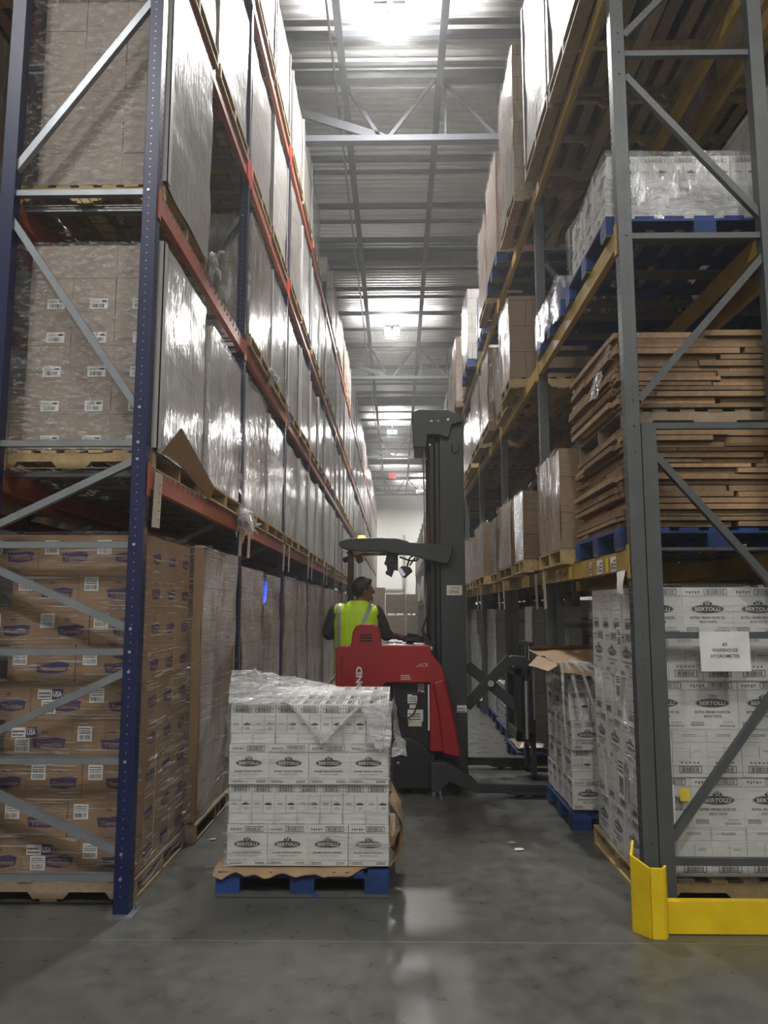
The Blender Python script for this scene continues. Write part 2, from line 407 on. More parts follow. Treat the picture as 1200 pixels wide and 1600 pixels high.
# ---------------------------------------------------------------- racks
def post_mesh(name, sx, h, mat, extra=False):
    """roll-formed upright: slotted face towards the aisle (side sx = +1 means the aisle is at +x), plain flanks; local origin at the aisle face"""
    c = MB(); w = .085; dy = .078
    X = lambda d: -sx*d            # d metres away from the aisle
    cols = [0, .016, .024, .054, .062, dy]
    z = 0.
    while z < h-.05:
        zs = (z, z+.034, z+.05)
        for j in range(5):
            if j in (1, 3):
                c.face([(0, cols[j], zs[1]), (0, cols[j+1], zs[1]), (0, cols[j+1], zs[2]), (0, cols[j], zs[2])])
                c.face([(0, cols[j], zs[0]), (0, cols[j+1], zs[0]), (0, cols[j+1], zs[0]+.008), (0, cols[j], zs[0]+.008)])
            else: c.face([(0, cols[j], z), (0, cols[j+1], z), (0, cols[j+1], zs[2]), (0, cols[j], zs[2])])
        z += .05
    c.box(min(X(.006), X(.010)), .003, 0, max(X(.006), X(.010)), dy-.003, h, 2)  # dark strip inside the post paints the shade behind its slots
    for y in (0, dy):
        c.box(min(0, X(w)), y-.001 if y else 0, 0, max(0, X(w)), .002 if not y else y, h)
    c.box(min(X(w), X(w-.002)), 0, 0, max(X(w), X(w-.002)), dy, h)
    z = .1
    while z < h:
        fr = Fr((X(w*.55), 0, z), (1, 0, 0), (0, 0, 1)); c.ell(fr, 0, 0, .0035, .0035, 1, 6); z += .0505
    return c.mesh(name, [mat, 'bolt_steel' if mat == 'blue_steel' else 'hole_shade', 'hole_shade'])
def frame_factory(sx, xa, depth, h, mat, bmat, horiz, diag, plate=True):
    """one upright frame at y = 0 with its aisle face at x = xa"""
    t = empty('upright_frame', (xa, 0, 0))
    me = post_mesh('post', sx, h, mat)
    X = lambda d: xa-sx*d
    o = bpy.data.objects.new('post', me); COL.objects.link(o); o.parent = t; o.location = (0, 0, 0)
    o = bpy.data.objects.new('post', me); COL.objects.link(o); o.parent = t; o.location = (X(depth)-xa, .078, 0); o.rotation_euler = (0, 0, math.pi)
    for z in horiz:
        c = MB(); a, bb = sorted((X(.08), X(depth-.08))); c.box(a, .018, z-.018, bb, .058, z-.015); c.box(a, .018, z-.015, bb, .021, z+.02); c.box(a, .055, z-.015, bb, .058, z+.02); c.box(a, .018, z+.017, bb, .058, z+.02); c.build('horizontal_brace', bmat, t)
    for (d0, z0, d1, z1) in diag:
        c = MB(); c.bar((X(d0), .038, z0), (X(d1), .038, z1), .040, .042, side=(0, 1, 0)); c.build('diagonal_brace', bmat, t)
    c = MB(); c.cyl((0, -.006, 0), (0, .0, 0), .009, 8); bo = c.mesh('bolt', 'bolt_steel' if mat == 'blue_steel' else mat)
    for z in list(horiz)+[q[1] for q in diag]:
        o = bpy.data.objects.new('bolt', bo); COL.objects.link(o); o.parent = t; o.location = (X(.05)-xa, 0, z)
    for d in (.04, depth-.04):
        c = MB(); c.box(X(d)-.075, -.04, 0, X(d)+.075, .115, .008)
        for s in (-1, 1): c.cyl((X(d)+s*.055, .09, .008), (X(d)+s*.055, .09, .035), .009, 8)
        c.build('foot_plate', 'brace_steel' if mat == 'blue_steel' else mat, t)
    return t
LH, RH = 8.45, 6.3
LX, RX = -1.46, 1.37
LY = [4.38+2.73*k for k in range(20)]
RY = [4.5+2.68*k for k in range(20)]
LLEV = [2.48, 4.2, 5.97, 7.9]
RLEV = [2.0, 4.0, 5.75]
lz = [.19, .81, 1.41, 2.02, 2.62, 4.19, 5.75, 7.3]
ld = [(.07, .32, .90, .68), (.07, 1.30, .90, .92), (.07, 1.54, .90, 1.90), (.07, 2.52, .90, 2.12), (.07, 2.83, .90, 4.03), (.07, 5.50, .90, 4.34), (.07, 5.9, .90, 7.1), (.07, 8.3, .90, 7.4)]
f0 = frame_factory(1, LX, .96, LH, 'blue_steel', 'brace_steel', lz, ld)
for k, y in enumerate(LY):
    o = f0 if k == 0 else copy_tree(f0, skip=() if k < 3 else ('bolt',)); o.location = (LX, y, 0)
    tag(o, 'navy blue rack upright with grey braces, ' + ('nearest, standing in the foreground' if k == 0 else f'{ordw(k)} from the near end of the left rack'), 'rack upright', 'blue upright frames of the left rack')
rz = [.25, 1.50, 2.74, 3.94, 5.17]
rd = [(.16, .36, .90, 1.32), (.16, 2.58, .90, 1.70), (.09, 2.90, .90, 3.82), (.09, 5.02, .90, 4.06), (.09, 5.3, .90, 6.15)]
g0 = frame_factory(-1, RX, .96, RH, 'grey_steel', 'grey_steel', rz, rd)
for k, y in enumerate(RY):
    o = g0 if k == 0 else copy_tree(g0, skip=() if k < 2 else ('bolt',)); o.location = (RX, y, 0)
    tag(o, 'dark grey slotted rack upright, ' + ('nearest, standing behind the yellow guard' if k == 0 else f'{ordw(k)} from the near end of the right rack'), 'rack upright', 'grey upright frames of the right rack')
    if k == 0:
        c = MB(); c.box(RX+.088, y+.002, .0, RX+.176, y+.075, 2.745); c.box(RX+.088, y-.004, 0, RX+.094, y+.002, 2.745)
        c.build('reinforcing_post', 'grey_steel', o, (RX, y, 0)).location = (0, 0, 0)
def beam_mesh(L, hgt, mat, sx):
    c = MB(); c.box(-.045 if sx > 0 else 0, 0, -hgt, 0 if sx > 0 else .045, L, -.035); c.box(-.03 if sx > 0 else 0, 0, -.035, 0 if sx > 0 else .03, L, 0)
    return c.mesh('pallet_beam', mat)
def conn_mesh(mat, sx):
    c = MB(); c.box(-.004 if sx > 0 else -.003, 0, -.17, .003 if sx > 0 else .004, .045, .03); return c.mesh('end_connector', mat)
def beams(side, Ys, levels, xa, depth, mat, sx, colour, rack, nrear):
    L = Ys[1]-Ys[0]-.08
    bm, bc = beam_mesh(L, .12, mat, sx), conn_mesh(mat, sx)
    for k in range(len(Ys)-1):
        for li, z in enumerate(levels):
            for rear in ((0, 1) if k < nrear else (0,)):
                x = xa-sx*(depth-.045)*rear + sx*.002*(1-rear)
                o = bpy.data.objects.new('pallet_beam', bm); COL.objects.link(o); o.location = (x, Ys[k]+.079, z)
                tag(o, f'{colour} {"rear" if rear else "aisle side"} beam, {ORD[li]} level, {ordw(k)} bay of the {rack}', 'rack beam', f'{colour} beams of the {rack}')
                if k < 8:
                    for yy in (-.044, L-.001):
                        q = bpy.data.objects.new('end_connector', bc); COL.objects.link(q); q.parent = o; q.location = (sx*.002, yy, 0)
beams('l', LY, LLEV, LX, .96, 'orange_steel', 1, 'orange', 'left rack', 5)
beams('r', RY, RLEV, RX, .96, 'yellow_beam', -1, 'yellow', 'right rack', 4)
# bright red beam end sleeves seen on the left rack
for k, li in ((1, 2), (2, 3), (3, 3), (3, 1), (4, 1), (2, 2)):
    c = MB(); y = LY[k]; z = LLEV[li]
    c.box(LX+.004, y-.10, z-.13, LX+.012, y+.17, z+.11)
    tag(c.build('red_rack_guard', 'red_steel', None, (LX, y, z)), f'bright red sleeve over the beam joint, {ORD[li]} level, {ordw(k)} upright of the left rack', 'rack guard', 'red sleeves on the left rack')
# wire decks on the left rack
c = MB(); D, L = .94, 1.28
for i in range(12): yy = i*L/11; c.box(-D, yy-.0025, -.003, 0, yy+.0025, .002)
for i in range(17): xx = -i*D/16; c.box(xx-.0025, 0, .002, xx+.0025, L, .006)
for i in range(12): yy = i*L/11; c.box(.002, yy-.0025, -.035, .007, yy+.0025, .002)
for yy in (.15, .64, 1.13): c.box(-D+.03, yy-.018, -.03, -.03, yy+.018, -.003)
wd = c.mesh('wire_deck', 'wire')
for k in range(7):
    for li, z in enumerate(LLEV):
        for j in range(2):
            o = bpy.data.objects.new('wire_deck', wd); COL.objects.link(o); o.location = (LX, LY[k]+.085+j*1.325, z+.004)
            tag(o, f'grey wire deck, {ORD[li]} level, {ordw(2*k+j)} panel along the left rack', 'wire deck', 'wire deck panels of the left rack')

# ---------------------------------------------------------------- pallets
def pallet(x0, x1, y0, y1, z, kind, label, parts=True, group=None):
    """wood: stringers run along x; blue: nine blocks"""
    wd = {'wood': 'pallet_wood', 'old': 'pallet_old', 'blue': 'blue_wood'}[kind]
    W, L = x1-x0, y1-y0; P = []
    r = random.Random(int((x0*7+y0*13+z*5)*100))
    j = lambda a=.006: r.uniform(-a, a)
    if kind == 'blue':
        for yy in (y0, y0+L/2-.07, y1-.14):
            for xx in (x0, x0+W/2-.07, x1-.14): c = MB(); c.box(xx, yy, .022, xx+.14, yy+.14, .108); P.append(('block', c, wd))
        for yy in (y0, y0+L/2-.06, y1-.12): c = MB(); c.box(x0, yy, .108, x1, yy+.12, .124); P.append(('stringer_board', c, wd))
        n = 7
        for i in range(n): xx = x0+i*(W-.12)/(n-1); c = MB(); c.box(xx, y0, .124, xx+.12, y1, .142); P.append(('deck_board', c, wd))
        for yy in (y0, y0+L/2-.06, y1-.12): c = MB(); c.box(x0, yy, .003, x1, yy+.12, .022); P.append(('bottom_board', c, 'blue_worn'))
    else:
        for yy in (y0, y0+L/2-.02, y1-.04):
            c = MB(); a, bb = x0, x1
            out = [(a, .018), (a+.14*W, .018), (a+.17*W, .055), (a+.38*W, .055), (a+.41*W, .018), (a+.59*W, .018), (a+.62*W, .055), (a+.83*W, .055), (a+.86*W, .018), (bb, .018), (bb, .108), (a, .108)]
            c.prism([(p, q) for p, q in out], yy, yy+.04); P.append(('stringer', c, wd))
        n = 7
        for i in range(n):
            wdt = .13 if i in (0, n-1) else .09; xx = x0+i*(W-.13)/(n-1)+(0 if i == 0 else .02*(i < n-1)); c = MB(); c.box(xx, y0+j(), .108, xx+wdt, y1+j(), .125); P.append(('deck_board', c, wd))
        for xx in (x0, x0+W/2-.05, x1-.1): c = MB(); c.box(xx, y0+j(), .002, xx+.1, y1+j(), .018); P.append(('bottom_board', c, wd))
    org = ((x0+x1)/2, (y0+y1)/2, z)
    if parts:
        t = empty('pallet', org, label, 'pallet', group)
        for nm, c, m in P:
            c.v = [(a, b_, q+z) for a, b_, q in c.v]; c.build(nm, m, t)
        return t
    A = MB()
    for nm, c, m in P: A.raw([(a, b_, q+z) for a, b_, q in c.v], c.f)
    return tag(A.build('pallet', wd, None, org), label, 'pallet', group)
PT = {'wood': .127, 'old': .127, 'blue': .144}

# ---------------------------------------------------------------- wrapped loads (one thing each)
def sheet_box(c, x0, x1, y0, y1, z0, z1, amp, seed, faces='xXyYt', step=.16, lean=0., layers=.25, mi=0):
    o = V((seed*3.7, seed*1.3, seed*2.1))
    def warp(p, n):
        k = int((p.z-z0)/layers); r = random.Random(seed*97+k)
        lay = (r.random()-.5)*amp*.9
        d = noise.noise(V(p)*2.3+o)*amp*1.3+noise.noise(V(p)*7+o)*amp*.35+lay
        q = V(p)+V(n)*d; t = (p.z-z0)/max(.01, z1-z0); q.x += lean*t; return q
    def put(f, n, L, Hh):
        c.grid(lambda u, v: warp(f(u, v), n), max(2, int(L/step)), max(2, int(Hh/step)), mi)
    h = z1-z0
    if 'x' in faces: put(lambda u, v: V((x0, y1-u*(y1-y0), z0+v*h)), (-1, 0, 0), y1-y0, h)
    if 'X' in faces: put(lambda u, v: V((x1, y0+u*(y1-y0), z0+v*h)), (1, 0, 0), y1-y0, h)
    if 'y' in faces: put(lambda u, v: V((x0+u*(x1-x0), y0, z0+v*h)), (0, -1, 0), x1-x0, h)
    if 'Y' in faces: put(lambda u, v: V((x1-u*(x1-x0), y1, z0+v*h)), (0, 1, 0), x1-x0, h)
    if 't' in faces: put(lambda u, v: V((x0+u*(x1-x0), y0+v*(y1-y0), z1)), (0, 0, 1), x1-x0, y1-y0)
PLACED = []
def load(xf, sx, y0, y1, z, ztop, style, label, group, pk='wood', depth=1.02, boards=False, amp=.012, fine=False, tail=False, pal=True, plabel=None, lean=0., sheet=False):
    """sx=+1: the aisle lies at +x (left rack)"""
    x0, x1 = (xf-depth, xf) if sx > 0 else (xf, xf+depth)
    near = y0 < 14
    for q in PLACED:
        if q[0] < x1-.03 and q[1] > x0+.03 and q[2] < y1-.01 and q[3] > y0+.01 and q[4] < ztop-.05 and q[5] > z+.05: return None
    PLACED.append((x0, x1, y0, y1, z, ztop))
    far = y0 > 20 or (x0 > 2.5 or x1 < -2.5) and y0 > 13
    if pal and not far: pallet(x0, x1+(.015 if sx > 0 else 0), y0-.01, y1+.01, z, pk, plabel, near, 'pallets in the racks')
    zb = z+PT[pk]+.002
    t = empty('wrapped_load', ((x0+x1)/2, (y0+y1)/2, zb), label, 'wrapped pallet load', group)
    seed = int(abs(y0*31+z*17+xf*5))+1
    if far:
        c = MB(); c.box(x0, y0, z+.002, x1, y1, z+.02); c.box(x0, y0, z+.105, x1, y1, z+.125)
        for q in (y0, (y0+y1)/2-.03, y1-.06): c.box(x0, q, z+.02, x1, q+.06, z+.105)
        c.build('pallet_base', {'wood': 'pallet_wood', 'old': 'pallet_old', 'blue': 'blue_wood'}[pk], t)
    c = MB(); sheet_box(c, x0+.01, x1-.01, y0+.012, y1-.012, zb, ztop, amp, seed, step=.13 if near else .3, lean=lean)
    c.build('carton_stack', style, t)
    if boards:
        for (cx, cyy) in ((x1 if sx > 0 else x0, y0), (x1 if sx > 0 else x0, y1)):
            q = MB(); w = .055; s = 1 if cyy == y0 else -1; e = sx
            q.box(min(cx+.006*e, cx), min(cyy-.004*s, cyy+w*s), zb+.02, max(cx+.006*e, cx), max(cyy-.004*s, cyy+w*s), ztop+.004)
            q.box(min(cx-w*e, cx+.006*e), min(cyy-.008*s, cyy-.002*s), zb+.02, max(cx-w*e, cx+.006*e), max(cyy-.008*s, cyy-.002*s), ztop+.004)
            q.build('corner_board', 'board_grey' if z > 1 else 'carton_brown', t)
    if fine:
        q = MB(); sheet_box(q, x0-.004, x1+.004, y0-.004, y1+.004, zb+.002, ztop+.006, .016, seed+5, step=.07, faces='Xyt' if sx > 0 else 'x', lean=lean)
        q.build('stretch_wrap', 'film_diag' if style == 'wrap_brown' else 'film_side', t)
    if tail:
        q = MB(); xx = x1 if sx > 0 else x0
        yt = y1-.05; r = random.Random(seed)
        def tl(u, v):
            p = V((xx+sx*(.015+.05*v), yt-.12+.16*u+.05*v, zb+.25-.62*v))
            return p+V((noise.noise(p*9)*.06, noise.noise(p*11+V((5, 0, 0)))*.07, 0))
        q.grid(tl, 7, 16); q.build('film_tail', 'film_thick', t)
    if sheet:
        q = MB(); e = sx; xx = x1 if sx > 0 else x0
        pts = [V((xx+.012*e, y0+.12, zb+.01)), V((xx+.05*e, y0+.42, zb+.20)), V((xx+.05*e, y1+.02, zb-.0)), V((xx+.03*e, y1, zb-.16)), V((xx+.02*e, y0+.5, zb-.04))]
        q.face(pts); q.face([p+V((.004*e, 0, 0)) for p in pts][::-1]); q.build('slip_sheet', 'kraft', t)
    return t
def loadname(style): return {'wrap_silver': 'silver grey film wrapped load', 'wrap_taupe': 'taupe carton load under film', 'wrap_brown': 'brown carton load under glossy film', 'wrap_white': 'white carton load under film', 'wrap_pink': 'pinkish carton load under film', 'carton_face': 'brown carton load with film on its flank'}[style]

G_L, G_R = 'wrapped loads of the left rack', 'wrapped loads of the right rack'
def lname(style, li, n, rack):
    lv = 'floor' if li == 0 else f'{ORD[li-1]} beam level'
    return f'{loadname(style)}, {lv}, {ordw(n)} along the {rack}', f'pallet under the {ordw(n)} load on the {lv} of the {rack}'
# left rack: (level, slot) -> specials
R1 = random.Random(5)
for k in range(19):
    for li in range(5):
        z = 0 if li == 0 else LLEV[li-1]+.006
        for j in range(2):
            n = 2*k+j
            if (k == 0 and j == 0 and li in (0, 1, 2)): continue      # built carton by carton
            if (li, n) == (2, 1): continue                            # empty place
            if li == 4 and k == 0: continue                           # out of the frame
            if li == 4 and n in (7,): continue
            y0 = LY[k]+.13+j*1.27; y1 = y0+1.17
            if li == 0 and n == 1: y0, y1 = 5.68, 6.9
            style = 'wrap_silver'; top = 1.36; xf = -1.45+R1.uniform(-.012, .012); boards = R1.random() < .55; sheet = False
            if li == 0: style = 'wrap_brown'; top = 2.09+R1.uniform(-.05, .05); boards = n == 1 or R1.random() < .2
            if li == 1: top = z+R1.uniform(1.36, 1.46)
            if li == 2: top = z+R1.choice((1.3, 1.38, 1.42))
            if li == 3: top = z+R1.uniform(1.45, 1.66)
            if li == 4: top = z+R1.choice((1.15, 1.3, 1.42)); style = R1.choice(('wrap_silver', 'wrap_silver', 'wrap_taupe'))
            if li in (1, 2, 3) and R1.random() < .16: style = 'wrap_taupe'
            if li in (1, 2, 3) and R1.random() < .08: style = 'wrap_white'
            lb, pl = lname(style, li, n, 'left rack')
            load(xf, 1, y0, y1, z, top, style, lb, G_L, 'old' if li == 0 else 'wood', boards=boards, fine=(k < 2 and li < 3) or (k < 6 and li == 0), plabel=pl, amp=.02 if li == 0 else .010, tail=(li == 1 and n in (1,)) or (li == 2 and n in (3, )), lean=R1.uniform(-.02, .02) if li == 0 else 0)
PLACED_R = None
spec = {  # (level, n): (x, y0, y1, top, style, pallet)
 (1, 1): (1.30, 6.10, 7.02, 2.94, 'carton_face', 'wood'), (1, 2): (1.22, 7.42, 7.98, 2.80, 'wrap_brown', 'wood'), (1, 3): (1.25, 8.4, 9.4, 2.86, 'carton_face', 'wood'),
 (1, 4): (1.30, 10.0, 10.7, 2.85, 'wrap_taupe', 'wood'), (1, 5): (1.24, 11.0, 12.2, 2.9, 'carton_face', 'wood'), (1, 6): (1.30, 12.8, 13.7, 2.85, 'wrap_taupe', 'wood'), (1, 7): (1.32, 14.0, 15.1, 2.95, 'wrap_taupe', 'wood'),
 (2, 2): (1.22, 8.05, 8.75, 5.05, 'carton_face', 'wood'), (2, 3): (1.3, 8.85, 9.75, 4.9, 'wrap_taupe', 'wood'), (2, 4): (1.22, 10, 10.8, 5.15, 'wrap_taupe', 'old'), (2, 5): (1.22, 11.1, 12.3, 5.1, 'wrap_taupe', 'old'), (2, 6): (1.25, 12.7, 13.9, 5.0, 'wrap_taupe', 'wood'),
 (3, 0): (1.25, 4.75, 5.82, 7.6, 'wrap_silver', 'old'), (3, 1): (1.25, 5.9, 6.98, 7.55, 'wrap_silver', 'old'), (3, 2): (1.20, 7.35, 8.4, 7.5, 'wrap_taupe', 'old'),
 (3, 3): (1.20, 8.75, 9.78, 7.2, 'wrap_pink', 'blue'), (3, 4): (1.22, 10.0, 10.9, 7.1, 'wrap_pink', 'old'), (3, 5): (1.30, 11.1, 11.9, 6.6, 'wrap_silver', 'blue'), (3, 6): (1.22, 12.7, 13.9, 7.15, 'wrap_white', 'blue'), (3, 8): (1.22, 15.35, 16.4, 7.25, 'wrap_pink', 'wood'), (3, 9): (1.22, 16.6, 17.8, 7.1, 'wrap_pink', 'wood'), (3, 10): (1.22, 18.1, 19.2, 6.9, 'wrap_white', 'wood')}
R2 = random.Random(9)
for k in range(19):
    for li in range(4):
        z = 0 if li == 0 else RLEV[li-1]+.002
        for j in range(2):
            n = 2*k+j
            if (li, n) in ((0, 6), (0, 0), (0, 1), (0, 2), (0, 3), (0, 4), (1, 0), (2, 0), (2, 1)): continue
            if (li, n) in spec: x, y0, y1, top, style, pk = spec[(li, n)]
            else:
                if li == 3 and n > 14: continue
                y0 = RY[k]+.13+j*1.25; y1 = y0+1.1; x = 1.33
                style = R2.choice(('wrap_taupe', 'wrap_brown', 'wrap_silver', 'wrap_white')); pk = R2.choice(('wood', 'old', 'blue'))
                top = z+(1.65 if li == 0 else R2.uniform(1.0, 1.4))
                if li == 0: x = 1.42; style = R2.choice(('wrap_white', 'wrap_white', 'wrap_taupe'))
            lb, pl = lname(style, li, n, 'right rack')
            load(x, -1, y0, y1, z, top, style, lb, G_R, pk, depth=1.1, amp=.013, fine=(li > 0 and n < 7 and style != 'wrap_silver'), plabel=pl, boards=(style == 'wrap_silver'))

# ---------------------------------------------------------------- printed cartons
def icons(c, fr, a, b, w, h, ink):
    n = 5; s = w/n
    for i in range(n):
        x = a+i*s+s*.2
        if i % 2 == 0: c.rect(fr, x, b+h*.35, s*.5, h*.5, ink); c.rect(fr, x+s*.2, b, s*.1, h*.35, ink)
        else: c.outline(fr, x, b, s*.55, h*.85, h*.16, ink); c.rect(fr, x+s*.2, b+h*.3, s*.15, h*.3, ink)
def barcode(c, fr, a, b, w, h, ink, seed=1):
    c.outline(fr, a, b, w, h, h*.10, ink); c.bars(fr, a+w*.1, b+h*.16, w*.8, h*.66, ink, 16, seed)
def logo(c, fr, a, b, w, ink, paper, txt=True):
    rx, ry = w/2, w*.135
    c.ell(fr, a, b, rx, ry, ink, 26, .0008); c.ell(fr, a, b, rx*.955, ry*.88, paper, 26, .0011); c.ell(fr, a, b, rx*.935, ry*.84, ink, 26, .0014)
    c.ell(fr, a, b+ry*1.35, rx*.19, ry*.55, ink, 12, .0008); c.ell(fr, a, b+ry*1.38, rx*.14, ry*.40, paper, 10, .0011); c.ell(fr, a, b+ry*1.38, rx*.08, ry*.26, ink, 8, .0014)
    for s_ in (-1, 1): c.ell(fr, a+s_*rx*.2, b+ry*1.2, rx*.09, ry*.3, ink, 8, .0008)
    if txt: c.text(fr, 'BERTOLLI', a, b-ry*.40, ry*.80, paper, width=w*.76, bold=.018, d=.0018)
def print_wide(c, fr, w, h, kind, seed=1):
    c.rect(fr, .01*w, .80*h, .98*w, .003, 3)
    icons(c, fr, .07*w, .86*h, .30*w, .07*h, 1); barcode(c, fr, .44*w, .835*h, .46*w, .135*h, 1, seed)
    logo(c, fr, .5*w, .53*h, .66*w, 1, 0)
    if kind == 'oil':
        c.text(fr, 'EXTRA VIRGIN OLIVE OIL', .5*w, .315*h, .052*h, 1, width=.70*w, bold=.02); c.text(fr, 'RICH TASTE', .5*w, .225*h, .052*h, 1, width=.34*w, bold=.02)
        c.lines(fr, .06*w, .05*h, .26*w, .10*h, 1, 3, seed); c.text(fr, 'Classico', .78*w, .11*h, .035*h, 1, width=.2*w); c.lines(fr, .62*w, .03*h, .32*w, .05*h, 1, 2, seed+1)
    else:
        c.text(fr, 'BALSAMIC VINEGAR OF MODENA', .5*w, .305*h, .040*h, 1, width=.72*w, bold=.02); c.text(fr, 'ACETO BALSAMICO DI MODENA IGP', .5*w, .235*h, .024*h, 1, width=.50*w)
        c.rect(fr, .01*w, .135*h, .98*w, .0015, 3); c.outline(fr, .03*w, .05*h, .05*w, .05*h, .001, 1); c.lines(fr, .1*w, .04*h, .26*w, .07*h, 1, 2, seed); c.lines(fr, .7*w, .04*h, .22*w, .07*h, 1, 2, seed+2)
def print_narrow(c, fr, w, h, kind, seed=1, flip=False):
    if flip:
        icons(c, fr, .2*w, .27*h, .6*w, .05*h, 1); barcode(c, fr, .17*w, .08*h, .66*w, .15*h, 1, seed)
        c.rect(fr, .5*w, .38*h, .006*w+.001, .26*h, 1); c.lines(fr, .62*w, .52*h, .2*w, .05*h, 3, 2, seed)
        c.outline(fr, .02*w, .72*h, .96*w, .26*h, .0012, 3); c.lines(fr, .3*w, .84*h, .4*w, .06*h, 3, 2, seed)
        return
    icons(c, fr, .2*w, .92*h, .6*w, .05*h, 1); barcode(c, fr, .1*w, .79*h, .8*w, .12*h, 1, seed)
    c.rect(fr, .5*w-.001, .27*h, .002, .46*h, 1); logo(c, fr, .74*w, .49*h, .36*w, 1, 0, False); c.lines(fr, .66*w, .36*h, .2*w, .07*h, 3, 2, seed)
    c.lines(fr, .12*w, .47*h, .26*w, .06*h, 1, 2, seed+1)
    c.rect(fr, .01*w, .255*h, .98*w, .0015, 3); c.rect(fr, .03*w, .01*h, .0015, .24*h, 3); c.rect(fr, .96*w, .01*h, .0015, .24*h, 3)
def print_top(c, fr, w, h, seed=1):
    c.rect(fr, .0, .49*h, w, .003, 3); c.lines(fr, .06*w, .58*h, .86*w, .32*h, 1, 3, seed); c.lines(fr, .06*w, .10*h, .86*w, .32*h, 1, 3, seed+3)
    c.text(fr, 'BERTOLLI', .5*w, .73*h, .11*h, 1, width=.5*w, bold=.02)
def white_carton(W, D, Hh, kind, flip):
    """W along x, D along y"""
    c = MB(); c.box(-W/2, -D/2, 0, W/2, D/2, Hh)
    for o, u, w in (((-W/2, -D/2, 0), (1, 0, 0), W), ((W/2, D/2, 0), (-1, 0, 0), W), ((W/2, -D/2, 0), (0, 1, 0), D), ((-W/2, D/2, 0), (0, -1, 0), D)):
        fr = Fr(o, u, (0, 0, 1))
        if w == max(W, D): print_wide(c, fr, w, Hh, kind)
        else: print_narrow(c, fr, w, Hh, kind, 3, flip)
    if W > D: print_top(c, Fr((-W/2, -D/2, Hh), (1, 0, 0), (0, 1, 0)), W, D)
    else: print_top(c, Fr((W/2, -D/2, Hh), (0, 1, 0), (-1, 0, 0)), D, W)
    return c.mesh('carton', ['carton_white', 'ink', 'white_paper', 'ink_grey'])
def place(me, x, y, z, label, group, rz=0, name='carton', cat='carton'):
    o = bpy.data.objects.new(name, me); COL.objects.link(o); o.location = (x, y, z); o.rotation_euler = (0, 0, rz)
    return tag(o, label, cat, group)
RW = 'one two three four five six seven eight nine ten'.split()
LAYW = ('bottom', 'second lowest', 'third lowest', 'fourth lowest', 'fifth lowest', 'sixth lowest', 'seventh lowest', 'eighth lowest', 'ninth lowest', 'tenth lowest')
def white_stack(x0, y0, z, W, D, a, bw, h, layers, kind, first, what, group, side, flip=False, jit=.003, order='wn'):
    """layers alternate: 'w' long side to -y, 'n' short side; a = long, bw = short edge; side: which flank is built (-1: low x, +1: high x)"""
    mw, mn = white_carton(a-.002, bw-.002, h-.002, kind, flip), white_carton(bw-.002, a-.002, h-.002, kind, flip)
    r = random.Random(4)
    for l in range(layers):
        t = 'w' if (l % 2 == 0) == (first == 'w') else 'n'
        cx, cy = (a, bw) if t == 'w' else (bw, a)
        nx, ny = round(W/cx), int(D/cy+.02)
        top = l == layers-1
        for j in range(ny):
            for i in range(nx):
                edge = j == 0 or (i == 0 if side < 0 else i == nx-1)
                if not (edge or top): continue
                yy = y0+(j+.5)*D/ny
                place(mw if t == 'w' else mn, x0+(i+.5)*W/nx+r.uniform(-jit, jit)*.3, yy+r.uniform(-jit, jit)*.3, z+l*h,
                      f'{what}, {LAYW[l]} layer, {ORD[i]} across, row {RW[j]}', group)

# --- pallet in the aisle
AX0, AX1, AY0, AY1 = -1.052, -.05, 4.66, 5.86
pallet(AX0, AX1, AY0, AY1, 0, 'blue', 'worn blue block pallet on the floor in the middle of the aisle')
c = MB(); zk = .148
def kr(u, v):
    p = V((AX0-.012+u*(.80+.25*min(1, v*6)), AY0-.03+.02*noise.noise(V((u*5, 3, 0)))+v*1.27, zk+.006)); e = max(abs(u-.5), abs(v-.5))*2
    p.z += noise.noise(p*6)*.006
    if v < .03: p.z -= .022+noise.noise(V((u*9, 0, 0)))*.04; p.y += noise.noise(V((u*22, 1, 0)))*.02
    return p
c.grid(kr, 30, 26); c.grid(lambda u, v: kr(1-u, v)+V((0, 0, -.003)), 30, 26)
tag(c.build('kraft_slip_sheet', 'kraft', None, (-.55, 5.2, zk)), 'crumpled brown kraft sheet between the aisle pallet and its cartons', 'slip sheet')
ah = .230; az = .163
white_stack(-1.0, 4.70, az, .95, 1.13, .2375, .1357, ah, 4, 'vinegar', 'w', 'white vinegar carton on the aisle pallet', 'cartons on the aisle pallet', 1)
atop = az+4*ah
# loose film over it
c = MB()
sheet_box(c, -1.012, -.038, 4.688, 5.85, az, atop-.01, .012, 3, faces='xXy', step=.045)
tag(c.build('stretch_wrap', 'film', None, (-.55, 5.2, az)), 'clear stretch wrap around the white cartons on the aisle pallet', 'stretch wrap')
c = MB()
def drape(p00, p10, p01, p11, nu, nv, amp, seed, sag=0):
    o = V((seed, seed*2, 0))
    def f(u, v):
        p = V(p00)*(1-u)*(1-v)+V(p10)*u*(1-v)+V(p01)*(1-u)*v+V(p11)*u*v
        n = noise.noise_vector(p*7+o)*amp+noise.noise_vector(p*19+o)*amp*.5
        return p+n+V((0, 0, -sag*math.sin(math.pi*u)))
    return f
zt = atop+.012
pk = (*xz(362, 1046, 5.75)[:1], 5.75, xz(362, 1046, 5.75)[1])
pk2 = (pk[0]+.22, 5.75, pk[2]-.01)
fl = (-1.012, 4.68, zt); 
c.grid(drape(fl, (-.62, 4.68, zt), pk, pk2, 22, 26, .012, 1), 22, 26)
c.grid(drape((-1.012, 4.68, zt), pk, (-1.016, 4.68, atop-.30), (-1.02, 5.6, atop-.28), 20, 12, .012, 2), 20, 12)
lo = (-.44, 4.662, atop-.20)
